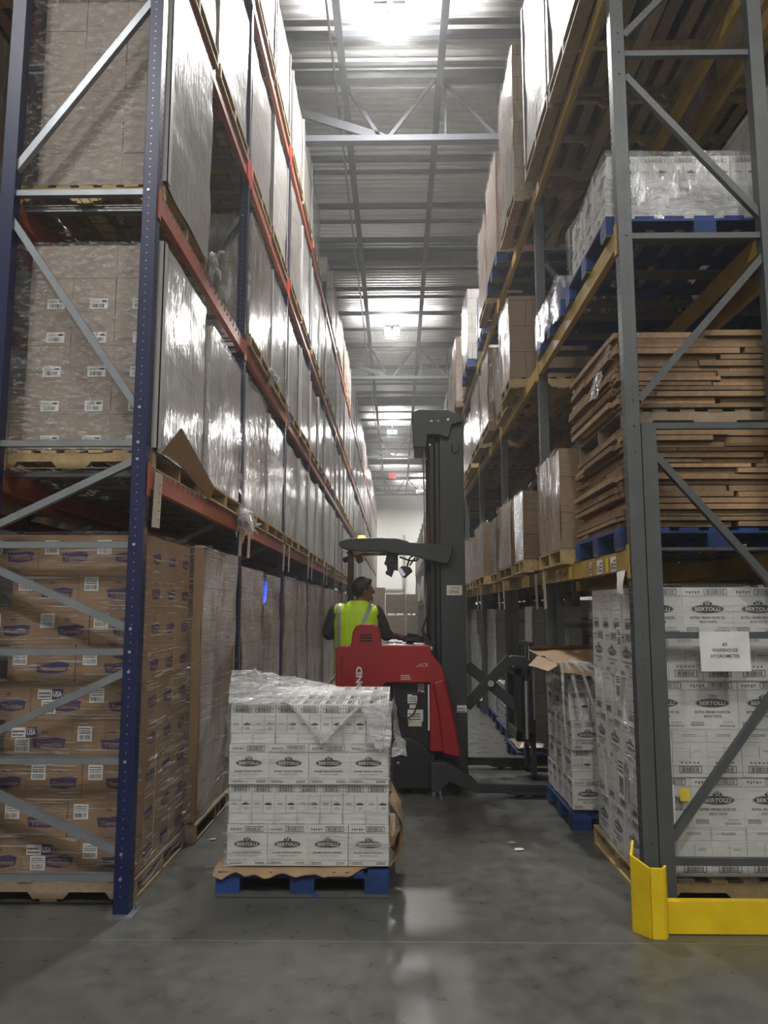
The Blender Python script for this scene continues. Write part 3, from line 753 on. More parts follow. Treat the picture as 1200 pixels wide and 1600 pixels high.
c.grid(drape((-.66, 4.675, zt+.004), pk2, lo, (-.30, 5.3, zt+.02), 22, 24, .014, 4), 22, 24)
c.grid(drape(lo, (-.30, 5.3, zt+.02), (-.20, 4.672, zt), (-.05, 5.2, zt+.006), 14, 14, .012, 5), 14, 14)
c.grid(drape((-.22, 4.665, zt), (-.035, 4.675, zt+.01), (-.12, 4.655, atop-.25), (-.03, 4.66, atop-.24), 10, 14, .012, 6), 10, 14)
c.grid(drape((-.036, 4.68, zt+.01), (-.02, 5.1, zt), (.0, 4.67, atop-.23), (.035, 4.9, atop-.26), 12, 18, .022, 7), 12, 18)
c.grid(drape((-.02, 4.68, atop-.16), (.055, 4.74, atop-.22), (-.03, 4.66, atop-.30), (.06, 4.72, atop-.30), 8, 10, .02, 8), 8, 10)
tag(c.build('loose_film_sheet', 'film_thick', None, (-.6, 5.2, zt)), 'loose torn film sheet draped over the top of the cartons in the aisle', 'stretch wrap')
c = MB(); lo = (-.44, 4.655, atop-.215)
for (p, q, w, s_) in (((pk2[0]-.04, 5.7, pk2[2]+.005), lo, .028, 1), (lo, (-.2, 4.665, zt+.01), .018, 2), ((-.05, 4.66, zt), (-.1, 4.65, atop-.26), .016, 3)):
    pts = [V(p).lerp(V(q), i/14)+noise.noise_vector(V((i*.6, s_, 0)))*.008 for i in range(15)]
    c.tube(pts, [w*(.5+.5*abs(noise.noise(V((i*.5, s_*3, 1))))) for i in range(15)], 6)
tag(c.build('film_rope', 'film_thick', None, (-.6, 5.2, zt)), 'bunched rope of film running diagonally across the top cartons in the aisle', 'stretch wrap')
c = MB(); c.grid(drape((-1.02, 4.69, atop-.28), (-1.02, 4.95, atop-.2), (-1.10, 4.60, .03), (-1.14, 4.75, .01), 8, 24, .012, 12), 8, 24)
c.grid(drape((-1.02, 4.69, .40), (-.80, 4.68, .24), (-1.10, 4.60, .10), (-.86, 4.62, .14), 10, 10, .014, 13), 10, 10)
tag(c.build('film_strand', 'film_diag', None, (-1.05, 4.7, .02)), 'strand of film pulled down from the carton corner to the floor at the aisle pallet', 'stretch wrap')
c = MB()
def bulge(u, v):
    a_ = math.pi*v; p = V((-.045+.085*math.sin(a_)**.7*(1-.35*v)+.006, 4.69+u*.5, .165+v*.36)); return p+noise.noise_vector(p*9)*.03+noise.noise_vector(p*24)*.01
c.grid(bulge, 14, 16)
tag(c.build('kraft_flap', 'kraft', None, (-.04, 4.9, .17)), 'bulging kraft paper flap at the foot of the aisle carton stack', 'kraft paper')
c = MB(); c.grid(lambda u, v: bulge(u, v)+V((.018, -.01, 0)), 14, 16)
tag(c.build('film_bundle', 'film', None, (-.03, 4.9, .17)), 'shiny film bunched over the kraft flap of the aisle stack', 'stretch wrap')
# --- right front floor load (olive oil)
pallet(1.40, 2.62, 4.62, 5.74, 0, 'wood', 'pale wooden pallet behind the yellow guard, under the olive oil cartons')
white_stack(1.405, 4.63, .135, 1.2, .98, .30, .20, .2745, 6, 'oil', 'n', 'white olive oil carton behind the yellow guard', 'olive oil cartons behind the yellow guard', -1, flip=True)
c = MB(); sheet_box(c, 1.392, 2.62, 4.615, 5.63, .10, 1.80, .012, 21, faces='xyt', step=.05)
tag(c.build('stretch_wrap', 'film_thin', None, (2, 5.1, .1)), 'clear stretch wrap around the olive oil cartons behind the yellow guard', 'stretch wrap')
c = MB(); c.grid(drape((1.385, 4.66, 1.0), (1.385, 5.5, 1.4), (1.35, 4.6, .16), (1.385, 4.85, .16), 10, 26, .012, 31), 10, 26)
tag(c.build('film_strand', 'film_diag', None, (1.37, 4.9, .1)), 'diagonal shiny film strand on the flank of the olive oil stack', 'stretch wrap')
for (yy, zz, w, h_, lb) in ((4.80, 1.42, .10, .12, 'upper'), (4.86, 1.10, .10, .16, 'middle'), (4.85, .50, .13, .26, 'lower')):
    c = MB(); fr = Fr((1.378, yy+w, zz), (0, -1, 0), (0, 0, 1)); c.rect(fr, 0, 0, w, h_, 0, 0); c.bars(fr, w*.15, h_*.1, w*.7, h_*.4, 1, 10); c.lines(fr, w*.1, h_*.6, w*.8, h_*.3, 1, 3)
    tag(c.build('shipping_label', ['white_paper', 'ink'], None, (1.378, yy, zz)), f'{lb} white shipping label stuck on the aisle flank of the olive oil stack', 'label')
# hygrometer sheet hung on the horizontal brace
a_ = [xz(px, py, 4.475) for px, py in ((1092, 987), (1170, 987), (1174, 1049), (1096, 1049))]
c = MB(); pts = [V((x, 4.475, z)) for x, z in a_]
c.face([pts[3], pts[2], pts[1], pts[0]], 0); c.face([p+V((0, .002, 0)) for p in (pts[0], pts[1], pts[2], pts[3])], 0)
fr = Fr(pts[3], pts[2]-pts[3], pts[0]-pts[3]); w = (pts[2]-pts[3]).length; h_ = (pts[0]-pts[3]).length
for t_, q, ww in (('#3', .64, .10), ('WAREHOUSE', .49, .52), ('HYGROMETER', .34, .58)): c.text(fr, t_, .5*w, q*h_, .088*h_, 1, width=ww*w, bold=.012)
tag(c.build('paper_sign', ['white_paper', 'ink'], None, tuple(pts[3])), 'white paper sign reading #3 warehouse hygrometer taped to the grey brace', 'sign')
c = MB(); fr = Fr((1.622, 4.602, .56), (1, 0, 0), (0, 0, 1)); c.rect(fr, 0, 0, .055, .07, 0, 0); tag(c.build('yellow_note', 'yellow_label', None, (1.6, 4.602, .56)), 'small yellow note stuck on the front of the olive oil cartons', 'label')
c = MB(); fr = Fr((1.50, 4.60, .33), (1, 0, 0), (0, 0, 1)); c.rect(fr, 0, 0, .09, .32, 0, 0); c.bars(fr, .01, .03, .07, .08, 1, 10); c.bars(fr, .01, .14, .07, .06, 1, 10, 3); c.lines(fr, .01, .22, .07, .08, 1, 4); tag(c.build('shipping_label', ['white_paper', 'ink'], None, (1.5, 4.6, .33)), 'tall white barcode label beside the reinforced grey post on the olive oil stack', 'label')
# --- second right floor load, blue pallet, torn kraft cap
pallet(1.30, 2.3, 5.96, 6.96, 0, 'blue', 'dented blue pallet beside the nearest olive oil stack on the right floor')
white_stack(1.315, 5.98, .165, .96, .95, .24, .16, .215, 5, 'oil', 'w', 'white carton under the torn kraft cap', 'cartons of the half open right floor stack', -1, jit=.02)
c = MB(); sheet_box(c, 1.30, 2.29, 5.965, 6.94, .15, 1.25, .016, 24, faces='xy', step=.05)
tag(c.build('stretch_wrap', 'film_diag', None, (1.8, 6.4, .15)), 'clear stretch wrap around the half open white stack on the right floor', 'stretch wrap')
c = MB()
c.grid(drape((1.22, 5.93, 1.245), (1.8, 5.90, 1.25), (1.17, 6.98, 1.29), (2.2, 7.0, 1.30), 14, 14, .012, 41), 14, 14)
c.grid(drape((1.22, 5.93, 1.24), (1.17, 6.5, 1.27), (1.13, 5.90, 1.19), (1.08, 6.4, 1.20), 8, 6, .012, 42), 8, 6)
c.grid(drape((1.22, 5.93, 1.245), (1.5, 5.92, 1.25), (1.25, 5.84, 1.18), (1.46, 5.86, 1.16), 8, 6, .012, 43), 8, 6)
c.grid(drape((1.18, 6.9, 1.33), (2.2, 6.9, 1.34), (1.20, 6.98, 1.29), (2.2, 7.0, 1.29), 10, 4, .008, 44), 10, 4)
tag(c.build('kraft_cap_sheet', 'kraft', None, (1.6, 6.4, 1.24)), 'torn brown kraft cap sheet folded over the half open stack on the right', 'cap sheet')
c = MB()
for i in range(5):
    p0 = V((1.24+.03*i, 5.95, 1.26)); pts = [p0+V((i*.02*t, -.03-.02*t, -.02*t*t))+noise.noise_vector(V((i, t, 0)))*.03 for t in range(6)]
    c.tube(pts, [.014, .02, .016, .012, .01, .005], 6)
tag(c.build('hanging_film_knot', 'film_thick', None, (1.28, 5.9, 1.2)), 'knotted wad of film hanging from the torn kraft cap', 'stretch wrap')
# --- further things on the right floor
pallet(1.28, 2.3, 8.42, 9.3, 0, 'blue', 'dark blue pallet just past the far outrigger of the reach truck')
c = MB(); c.grid(drape((1.3, 8.5, .165), (2.2, 8.5, .17), (1.3, 9.2, .165), (2.2, 9.2, .17), 10, 10, .012, 51), 10, 10)
tag(c.build('kraft_cap_sheet', 'pallet_old', None, (1.8, 8.8, .16)), 'rumpled brown sheet lying on the dark blue pallet past the outrigger', 'cap sheet')
c = MB(); c.grid(drape((1.30, 8.46, .185), (1.55, 8.46, .185), (1.38, 8.72, .20), (1.62, 8.70, .19), 5, 5, .004, 52), 5, 5)
tag(c.build('paper_sheet', 'white_paper', None, (1.45, 8.6, .19)), 'white paper sheet lying on the dark blue pallet past the outrigger', 'paper')
pallet(1.38, 2.3, 10.0, 11.1, 0, 'blue', 'blue floor pallet carrying a few white cartons, seen through the reach arms')
mw = white_carton(.20, .24, .26, 'oil', False)
for i, (x, y, z_) in enumerate(((1.50, 10.2, .15), (1.72, 10.2, .15), (1.50, 10.5, .15), (1.50, 10.8, .15), (1.72, 10.5, .15), (1.50, 10.8, .412), (1.50, 10.5, .412))):
    place(mw, x, y, z_, f'white carton on the blue pallet seen through the reach arms, {ORD[i]} of the few left', 'few white cartons past the truck')
pallet(1.36, 2.3, 12.8, 13.9, 0, 'blue', 'blue floor pallet farther along the right side with a kraft sheet on it')
c = MB(); c.grid(drape((1.36, 12.8, .17), (2.2, 12.8, .18), (1.36, 13.8, .17), (2.2, 13.8, .18), 8, 8, .02, 53), 8, 8)
tag(c.build('kraft_cap_sheet', 'kraft', None, (1.8, 13.3, .16)), 'kraft sheet on the farther blue floor pallet of the right side', 'cap sheet')
for i, (y0, y1, x, zt_) in enumerate(((9.3, 9.9, 1.62, 1.68),)):
    load(x, -1, y0, y1, 0, zt_, 'wrap_white', 'white carton column in cloudy film standing behind the reach arms', G_R, 'wood', depth=.6, plabel='wooden pallet under the white column behind the reach arms')
# --- lumber stack on the first right level
pallet(1.36, 2.56, 4.68, 5.86, 2.002, 'blue', 'dark blue pallet under the lumber stack on the first right beam level', group='pallets in the racks')
r = random.Random(3); z = 2.15; li = 0; core = []; cz0 = z
while z < 3.36:
    th = r.choice((.030, .036, .038, .042)); x = 1.38+r.uniform(-.015, .03)+(.05 if r.random() < .12 else 0); xe = 2.56
    ang = r.uniform(-.012, .012)
    if li in (17, 18, 19):                                # one whole pallet in the middle of the pile
        if li == 17:
            pallet(1.40, 2.55, 4.68, 5.80, z, 'old', 'old wooden pallet sandwiched in the middle of the lumber stack', group='pallets in the racks'); core.append((cz0, z)); z += .13; cz0 = z
        li += 1; continue
    cuts = sorted([xe]+([r.uniform(x+.3, 2.3)] if r.random() < .65 else []))
    xs = x
    for i, q in enumerate(cuts):
        c = MB(); y = 4.655+r.choice((0, .004, .012, .03, .04)); c.bar((xs, y+.05, z+th/2-.002), (q-.004, y+.05, z+th/2-.002+r.uniform(-.002, .002)), .1, th-.007, side=(0, 1, 0)); xs = q+r.choice((0, 0, .01, .03))
        tag(c.build('lumber_board', 'lumber', None, (x, 4.7, z)), f'rough brown lumber board, front side, {ordw(li)} course up, {ORD[i]} along', 'wood board', 'boards of the lumber stack')
    ys = 4.79; cuts = sorted([5.86+r.uniform(-.04, .04)]+([r.uniform(5.0, 5.6)] if r.random() < .6 else []))
    for i, q in enumerate(cuts):
        c = MB(); xx = x+r.uniform(-.03, .02); c.bar((xx+.05, ys, z+th/2), (xx+.05+r.uniform(-.02, .02), q-.004, z+th/2+r.uniform(-.003, .003)), .1, th-.007); ys = q+r.choice((0, .01, .02))
        tag(c.build('lumber_board', 'lumber', None, (x, 4.8, z)), f'rough brown lumber board, aisle side, {ordw(li)} course up, {ORD[i]} along', 'wood board', 'boards of the lumber stack')
    z += th; li += 1
core.append((cz0, z-.05)); c = MB()
for q in core: c.box(1.52, 4.86, q[0]+.003, 2.5, 5.78, q[1]-.004)
tag(c.build('lumber_core', 'lumber', None, (2, 5.3, 2.15)), 'inner boards of the lumber stack on the dark blue pallet', 'wood board', None, 'stuff')
c = MB(); c.grid(drape((1.40, 4.9, z+.02), (1.42, 5.15, z-.02), (1.345, 5.0, z-.34), (1.345, 5.35, z-.30), 10, 16, .035, 61), 10, 16)
tag(c.build('film_scrap', 'film_thick', None, (1.37, 5.1, z-.3)), 'torn scrap of clear film snagged on top of the lumber stack', 'film scrap')
# --- right second level: white cartons on a blue pallet
pallet(1.34, 2.6, 4.66, 5.84, 4.002, 'blue', 'blue pallet under the film wrapped white cartons, second right beam level', group='pallets in the racks')
white_stack(1.38, 4.70, 4.15, 1.2, 1.05, .30, .20, .222, 2, 'oil', 'w', 'white carton on the second right level', 'cartons on the second right beam level', -1, flip=False)
c = MB(); sheet_box(c, 1.36, 2.6, 4.685, 5.78, 4.12, 4.60, .02, 27, faces='xyt', step=.05); tag(c.build('stretch_wrap', 'film_side', None, (2, 5.2, 4.1)), 'cloudy stretch wrap around the low white stack on the second right beam level', 'stretch wrap')
c = MB(); c.grid(drape((1.35, 4.69, 4.42), (2.6, 4.69, 4.38), (1.35, 4.675, 4.12), (2.6, 4.675, 4.12), 26, 8, .012, 28), 26, 8); tag(c.build('film_band', 'film_thick', None, (2, 4.68, 4.1)), 'thick band of film round the foot of the low white stack', 'stretch wrap')
for i in range(2):
    pallet(1.33, 2.4, 5.98+.02*i, 7.0, 4.002+.146*i, 'blue', f'{"upper" if i else "lower"} of two empty blue pallets on the second right beam level', group='pallets in the racks')
c = MB(); sheet_box(c, 1.30, 2.3, 5.98, 6.98, 4.02, 4.34, .03, 29, faces='xyt', step=.06); tag(c.build('stretch_wrap', 'film_side', None, (1.8, 6.4, 4.0)), 'crumpled film wound round two empty blue pallets on the right', 'stretch wrap')
# --- left front loads built carton by carton
def brown_carton(W, D, Hh, kind, seed):
    c = MB(); c.box(-W/2, -D/2, 0, W/2, D/2, Hh)
    for o, u, w in (((-W/2, -D/2, 0), (1, 0, 0), W), ((W/2, -D/2, 0), (0, 1, 0), D)):
        fr = Fr(o, u, (0, 0, 1))
        if kind == 'snack':
            b_ = .30*Hh; x0_, x1_ = w*.42, w*.92
            c.face([fr.p(x0_, b_+.20*Hh), fr.p(x0_+.03*w, b_-.04*Hh), fr.p((x0_+x1_)/2, b_-.08*Hh), fr.p(x1_-.03*w, b_-.02*Hh), fr.p(x1_, b_+.20*Hh), fr.p((x0_+x1_)/2+.1*w, b_+.25*Hh), fr.p((x0_+x1_)/2-.08*w, b_+.20*Hh)], 1)
            c.text(fr, 'Yummies', (x0_+x1_)/2, b_, .12*Hh, 3, width=.40*w, bold=.03)
            cx = x0_+.30*w*.6
            for q in range(3): a_ = cx+(q-1)*.03*w; c.face([fr.p(a_-.012*w, b_+.36*Hh), fr.p(a_+.012*w, b_+.36*Hh), fr.p(a_, b_+.46*Hh)], 1)
            c.ell(fr, .14*w, .74*Hh, .045*w, .075*Hh, 2); c.lines(fr, .5*w, .08*Hh, .34*w, .07*Hh, 2, 1, seed)
        else:
            for q in range(26):
                a_ = 2*math.pi*q/26; rr = .11*(1+.25*math.cos(3*a_)); c.ell(fr, w*.5+1.6*rr*w*math.cos(a_)*.8, Hh*.55+rr*1.5*Hh*math.sin(a_), .006*w, .008*Hh, 2, 5)
            c.lines(fr, .12*w, .15*Hh, .3*w, .12*Hh, 2, 2, seed)
    return c.mesh('carton', ['carton_brown' if kind == 'snack' else 'carton_taupe', 'ink_purple', 'ink_grey', 'carton_brown'])
def sticker(W, D, kind, ax, az_, seed=0):
    """a paper label on the camera side of a carton, as its part"""
    c = MB(); fr = Fr((-W/2+ax, -D/2-.0008, az_), (1, 0, 0), (0, 0, 1))
    if kind == 'usa':
        c.rect(fr, 0, 0, .085, .055, 0); c.rect(fr, .085, 0, .065, .058, 2); c.text(fr, 'USA', .117, .014, .03, 0, width=.052, bold=.03, d=.0014); c.lines(fr, .006, .008, .07, .04, 1, 2, seed)
        c.rect(fr, .025, -.085, .085, .08, 0, .0005); c.bars(fr, .032, -.078, .07, .026, 1, 14, seed); c.lines(fr, .032, -.045, .07, .034, 1, 3, seed)
    elif kind == 'ship':
        c.rect(fr, 0, 0, .085, .085, 0); c.bars(fr, .008, .008, .07, .026, 1, 14, seed); c.lines(fr, .008, .042, .07, .038, 1, 3, seed)
    else:
        c.rect(fr, 0, 0, .112, .066, 0); c.bars(fr, .014, .008, .08, .026, 1, 14, seed); c.lines(fr, .008, .042, .055, .018, 1, 2, seed); c.rect(fr, .072, .044, .032, .012, 1)
    return c.mesh('shipping_label', ['white_paper', 'ink', 'ink_purple'])
STK = {}
def brown_stack(x1, y0, z, W, D, widths, h, layers, kind, what, group):
    r = random.Random(8)
    for l in range(layers):
        cw = widths[l % len(widths)]; nx = int(W/cw+.1); cd = D/3; me = brown_carton(cw-.003, cd-.003, h-.002, kind, l)
        for j in range(3):
            for i in range(nx):
                if not (j == 0 or i == 0 or l == layers-1): continue
                x = x1-(i+.5)*cw
                o = place(me, x+r.uniform(-.002, .002), y0+(j+.5)*cd+r.uniform(-.002, .002), z+l*h, f'{what}, {LAYW[l]} layer, {ORD[i]} across, row {RW[j]}', group)
                if j == 0 and i < 4 and not (kind != 'snack' and l == layers-1):
                    kd = ('usa' if l in (0, 3, 4) and i % 2 else 'ship') if kind == 'snack' else 'code'
                    if kind == 'snack' and l in (6,) : kd = 'ship'
                    q = bpy.data.objects.new('shipping_label', sticker(cw, cd, kd, cw*(.1 if kind == 'snack' else .42)+r.uniform(-.01, .01), h*(.55 if kd == 'usa' else .45 if kd == 'ship' else .08), l*5+i)); COL.objects.link(q); q.parent = o; q['label'] = 'white printed shipping label'
pallet(-2.48, -1.49, 4.57, 5.6, 0, 'old', 'yellowish wooden pallet under the brown snack cartons in the left foreground')
brown_stack(-1.50, 4.58, .135, .98, .98, (.327, .40), .218, 9, 'snack', 'brown snack carton in the left foreground', 'snack cartons in the left foreground')
c = MB(); sheet_box(c, -2.49, -1.475, 4.56, 5.58, .10, 2.115, .014, 33, faces='yt', step=.05)
tag(c.build('stretch_wrap', 'film', None, (-2, 5, .1)), 'clear glossy wrap over the front of the brown snack cartons', 'stretch wrap')
c = MB(); sheet_box(c, -2.49, -1.462, 4.57, 5.585, .09, 2.12, .03, 34, faces='X', step=.05); c.grid(drape((-1.46, 4.6, 1.1), (-1.46, 5.5, 1.3), (-1.43, 4.5, .1), (-1.45, 5.58, .12), 14, 20, .02, 35), 14, 20)
tag(c.build('stretch_wrap', 'film_diag', None, (-1.46, 5, .1)), 'taut glossy wrap on the aisle flank of the brown snack cartons', 'stretch wrap')
pallet(-2.48, -1.47, 4.56, 5.66, 2.486, 'wood', 'pale wooden pallet under the barcode labelled cartons on the first left beam level', group='pallets in the racks')
brown_stack(-1.485, 4.57, 2.62, .99, 1.05, (.27,), .2185, 6, 'label', 'barcode labelled taupe carton', 'labelled cartons on the first left beam level')
c = MB(); sheet_box(c, -2.49, -1.47, 4.55, 5.635, 2.60, 3.945, .01, 37, faces='yt', step=.05); tag(c.build('stretch_wrap', 'film_speckle', None, (-2, 5, 2.6)), 'hazy film over the front of the barcode labelled cartons', 'stretch wrap')
c = MB(); sheet_box(c, -2.49, -1.455, 4.57, 5.635, 2.60, 3.94, .010, 38, faces='X', step=.05); tag(c.build('wrapped_side_sheet', 'wrap_silver', None, (-1.46, 5, 2.6)), 'silvery wrapped aisle side of the barcode labelled cartons', 'stretch wrap')
pallet(-2.48, -1.47, 4.56, 5.66, 4.206, 'wood', 'pale wooden pallet under the plain taupe cartons on the second left beam level', group='pallets in the racks')
brown_stack(-1.485, 4.57, 4.34, .99, 1.05, (.27,), .215, 7, 'label2', 'plain taupe carton', 'taupe cartons on the second left beam level')
for o in [o for o in bpy.data.objects if o.name.startswith('shipping_label') and o.parent and 'plain taupe' in (o.parent.get('label') or '')]: bpy.data.objects.remove(o)
c = MB(); sheet_box(c, -2.49, -1.47, 4.55, 5.635, 4.32, 5.85, .01, 39, faces='yt', step=.05); tag(c.build('stretch_wrap', 'film_speckle', None, (-2, 5, 4.3)), 'hazy film over the front of the plain taupe cartons high on the left', 'stretch wrap')
c = MB(); sheet_box(c, -2.49, -1.455, 4.57, 5.635, 4.32, 5.85, .010, 40, faces='X', step=.05); tag(c.build('wrapped_side_sheet', 'wrap_silver', None, (-1.46, 5, 4.3)), 'silvery wrapped aisle side of the plain taupe cartons high on the left', 'stretch wrap')
for z0_, z1_, nm in ((2.62, 3.94, 'barcode labelled cartons'), (4.34, 5.85, 'plain taupe cartons')):
    c = MB(); c.box(-1.50, 4.535, z0_, -1.445, 4.542, z1_); c.box(-1.452, 4.535, z0_, -1.445, 4.6, z1_)
    tag(c.build('corner_board', 'board_grey', None, (-1.47, 4.54, z0_)), f'long pale grey corner board on the near aisle edge of the {nm}', 'corner board')
c = MB(); pts = [V((-1.44, 4.60, 2.60)), V((-1.40, 4.86, 2.82)), V((-1.38, 5.72, 2.56)), V((-1.41, 5.70, 2.46)), V((-1.43, 4.9, 2.60))]
c.face(pts); c.face([p+V((.005, 0, 0)) for p in pts][::-1]); tag(c.build('slip_sheet', 'carton_brown', None, (-1.4, 5, 2.5)), 'brown cardboard slip sheet curling out over the first left beam', 'slip sheet')
def tuft(x, y, z, s_, label, seed):
    c = MB(); r = random.Random(seed)
    for i in range(9):
        d = V((r.uniform(-.2, 1)*s_[0], r.uniform(-1, 1), r.uniform(-1.6, -.1))).normalized(); pts = [V((x, y, z))+d*(.02*t*s_[1])+noise.noise_vector(V((i*3+seed, t*.7, 0)))*.03*s_[1] for t in range(7)]
        c.tube(pts, [.012*s_[1], .018*s_[1], .015*s_[1], .012*s_[1], .009*s_[1], .006*s_[1], .002], 5)
    tag(c.build('film_tuft', 'film_thick', None, (x, y, z)), label, 'film scrap', 'tufts of loose film')
tuft(-1.43, 5.62, 4.36, (1, 1.5), 'tuft of loose film at the pallet corner on the second left beam level', 1)
tuft(-1.42, 6.95, 2.55, (1, 2.2), 'hanging tuft of loose film over the first orange beam near the second upright', 2)
tuft(-1.42, 8.3, 4.3, (1, 1.6), 'tuft of loose film hanging below the second left level past the second upright', 3)
# --- back-to-back racks behind
def rear_row(xa, sx, Ys, levels, mat, fr0, rack, styles, nfull=3):
    for k, y in enumerate(Ys):
        o = copy_tree(fr0, (xa, y, 0)); tag(o, f'rack upright behind the {rack}, {ORD[k]} from the near end', 'rack upright', f'uprights behind the {rack}')
        for q in list(o.children):
            if q.name.startswith(('reinforcing_post', 'scuff_patch')): bpy.data.objects.remove(q)
    for k in range(len(Ys)-1):
        for li, z in enumerate(levels[:9 if k < nfull else 1]):
            for rear in (0, 1):
                o = bpy.data.objects.new('pallet_beam', bpy.data.meshes['pallet_beam'] if sx > 0 else BR); COL.objects.link(o); o.location = (xa-sx*.91*rear, Ys[k]+.079, z)
                tag(o, f'beam of the row behind the {rack}, {ORD[li]} level, {ORD[k]} bay, {"far" if rear else "near"} side', 'rack beam', f'beams behind the {rack}')
        for li in range(len(levels)+1 if k < nfull else 2):
            z = 0 if li == 0 else levels[li-1]
            for j in range(2):
                if R2.random() < .25 and k < nfull: continue
                lb = f'dim load behind the {rack}, {"floor" if li == 0 else ORD[li-1]+" level"}, {ORD[2*k+j]} place'
                y0 = Ys[k]+.13+j*1.27
                load(xa-.02*sx, sx, y0, y0+1.1, z, z+(R2.uniform(.9, 1.3) if li else (1.3+.5*(k >= nfull))), R2.choice(styles), lb, f'loads behind the {rack}', 'blue' if R2.random() < .3 else 'wood', plabel='pallet of the '+lb)
BR = [m for m in bpy.data.meshes if m.name.startswith('pallet_beam')][1]
rear_row(2.55, -1, RY[:11], RLEV, 'grey_steel', g0, 'right rack', ('wrap_white', 'wrap_pink', 'wrap_taupe'))
rear_row(-2.6, 1, LY[:11], LLEV[:3], 'blue_steel', f0, 'left rack', ('wrap_taupe', 'wrap_brown'))
# --- end of the aisle: stacked brown loads
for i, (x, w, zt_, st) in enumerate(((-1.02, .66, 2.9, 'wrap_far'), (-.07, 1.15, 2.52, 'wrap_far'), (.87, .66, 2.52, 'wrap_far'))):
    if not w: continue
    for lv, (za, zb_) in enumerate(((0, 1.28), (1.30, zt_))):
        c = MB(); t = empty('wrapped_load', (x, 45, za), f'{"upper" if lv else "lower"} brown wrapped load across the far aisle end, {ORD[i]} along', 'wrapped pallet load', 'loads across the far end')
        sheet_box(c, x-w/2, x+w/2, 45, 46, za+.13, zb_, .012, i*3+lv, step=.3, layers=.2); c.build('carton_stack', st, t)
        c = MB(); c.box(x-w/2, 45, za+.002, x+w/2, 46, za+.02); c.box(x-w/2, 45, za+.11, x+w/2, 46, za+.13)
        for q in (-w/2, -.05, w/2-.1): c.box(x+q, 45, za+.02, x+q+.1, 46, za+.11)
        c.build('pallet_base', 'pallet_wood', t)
# --- hanging location tags
def loc_tag(x, y, z, sx, w=.11, h_=.31, label='', tilt=0):
    c = MB(); nrm = V((sx, 0, 0)); u = V((0, 1, 0)) if sx > 0 else V((0, -1, 0))
    o = V((x, y-w/2 if sx > 0 else y+w/2, z-h_)); u2 = (u+V((0, 0, tilt))).normalized()
    fr = Fr(o, u2, V((sx*.03, -u2.y*0, 1)))
    c.rect(fr, 0, 0, w, h_, 0, 0); c.rect(Fr(o+u2*w, -u2, fr.v), 0, 0, w, h_, 0, .001)
    for q in range(5): c.rect(fr, w*.62, h_*(.14+q*.16), w*.2, h_*.018, 1, .001)
    tag(c.build('hanging_tag', ['aged_paper', 'ink'], None, tuple(o)), label, 'tag', 'paper tags hanging below the beams')
for k in range(9):
    for j, dy in enumerate(((.16,) if k == 0 else (-.10, .16))):
        loc_tag(LX+.02+.03*j, LY[k]+dy, 2.46, 1, .15 if k == 0 else .13, .33, f'{"near" if j == 0 else "far"} paper tag hanging below the first orange beam at the {ORD[k]} upright', .05)
for k in range(1, 6):
    for j, dy in enumerate((-.14, .17)):
        loc_tag(RX-.02-.02*j, RY[k]+dy, 1.98, -1, .12, .33, f'{"near" if j == 0 else "far"} pale tag hanging below the first yellow beam at the {ORD[k]} right upright', .04)
# stickers on the first yellow beam
r = random.Random(2)
for k, (y, w, kd) in enumerate(((4.80, .13, 'w'), (4.98, .06, 'y'), (5.12, .15, 'w'), (5.40, .07, 'b'), (6.0, .13, 'y'), (6.25, .07, 'b'), (6.5, .12, 'w'), (7.45, .1, 'w'), (7.9, .1, 'b'), (8.3, .12, 'y'), (8.9, .1, 'w'), (9.5, .1, 'b'))):
    c = MB(); fr = Fr((RX-.005, y+w, 1.885), (0, -1, 0), (0, 0, 1)); c.rect(fr, 0, 0, w, .095, 0, 0)
    if kd != 'y': c.bars(fr, w*.12, .012, w*.35, .045, 1, 6, k); c.lines(fr, w*.55, .015, w*.35, .07, 1, 3, k)
    tag(c.build('beam_sticker', ['white_paper' if kd == 'w' else 'yellow_label' if kd == 'y' else 'aged_paper', 'ink'], None, (RX, y, 1.88)), f'{dict(w="white barcode", y="plain yellow", b="buff printed")[kd]} sticker on the first yellow beam, {ORD[k]} along', 'sticker', 'stickers on the first yellow beam')
c = MB(); c.grid(drape((RX-.008, 4.62, 1.88), (RX-.02, 4.74, 1.88), (RX-.03, 4.60, 1.74), (RX-.04, 4.66, 1.75), 4, 6, .01, 71), 4, 6); tag(c.build('hanging_slip', 'white_paper', None, (RX, 4.6, 1.75)), 'curled paper slip peeling off the near end of the first yellow beam', 'paper')
# yellow end guard
t = empty('rack_end_guard', (1.9, 4.3, 0), 'bright yellow bolted steel rack end guard on the floor at the near right post', 'rack guard')
gz = .30
a0 = [(1.288, 4.40), (1.228, 4.232), (1.29, 4.145), (1.352, 4.14), (1.375, 4.185)]
c = MB()
for (p, q) in zip(a0, a0[1:]):
    d = V((q[0]-p[0], q[1]-p[1], 0)).normalized(); n_ = V((d.y, -d.x, 0))*.012
    h0 = .40 if p[1] > 4.3 else .375 if p[1] > 4.2 else .34; h1 = .40 if q[1] > 4.3 else .375 if q[1] > 4.2 else .34
    P, Q = V((*p, 0)), V((*q, 0))
    c.raw([P, Q, Q+n_, P+n_, P+V((0, 0, h0)), Q+V((0, 0, h1)), Q+n_+V((0, 0, h1)), P+n_+V((0, 0, h0))], [(0, 3, 2, 1), (4, 5, 6, 7), (0, 1, 5, 4), (1, 2, 6, 5), (2, 3, 7, 6), (3, 0, 4, 7)])
c.build('corner_shield', 'guard_yellow', t)
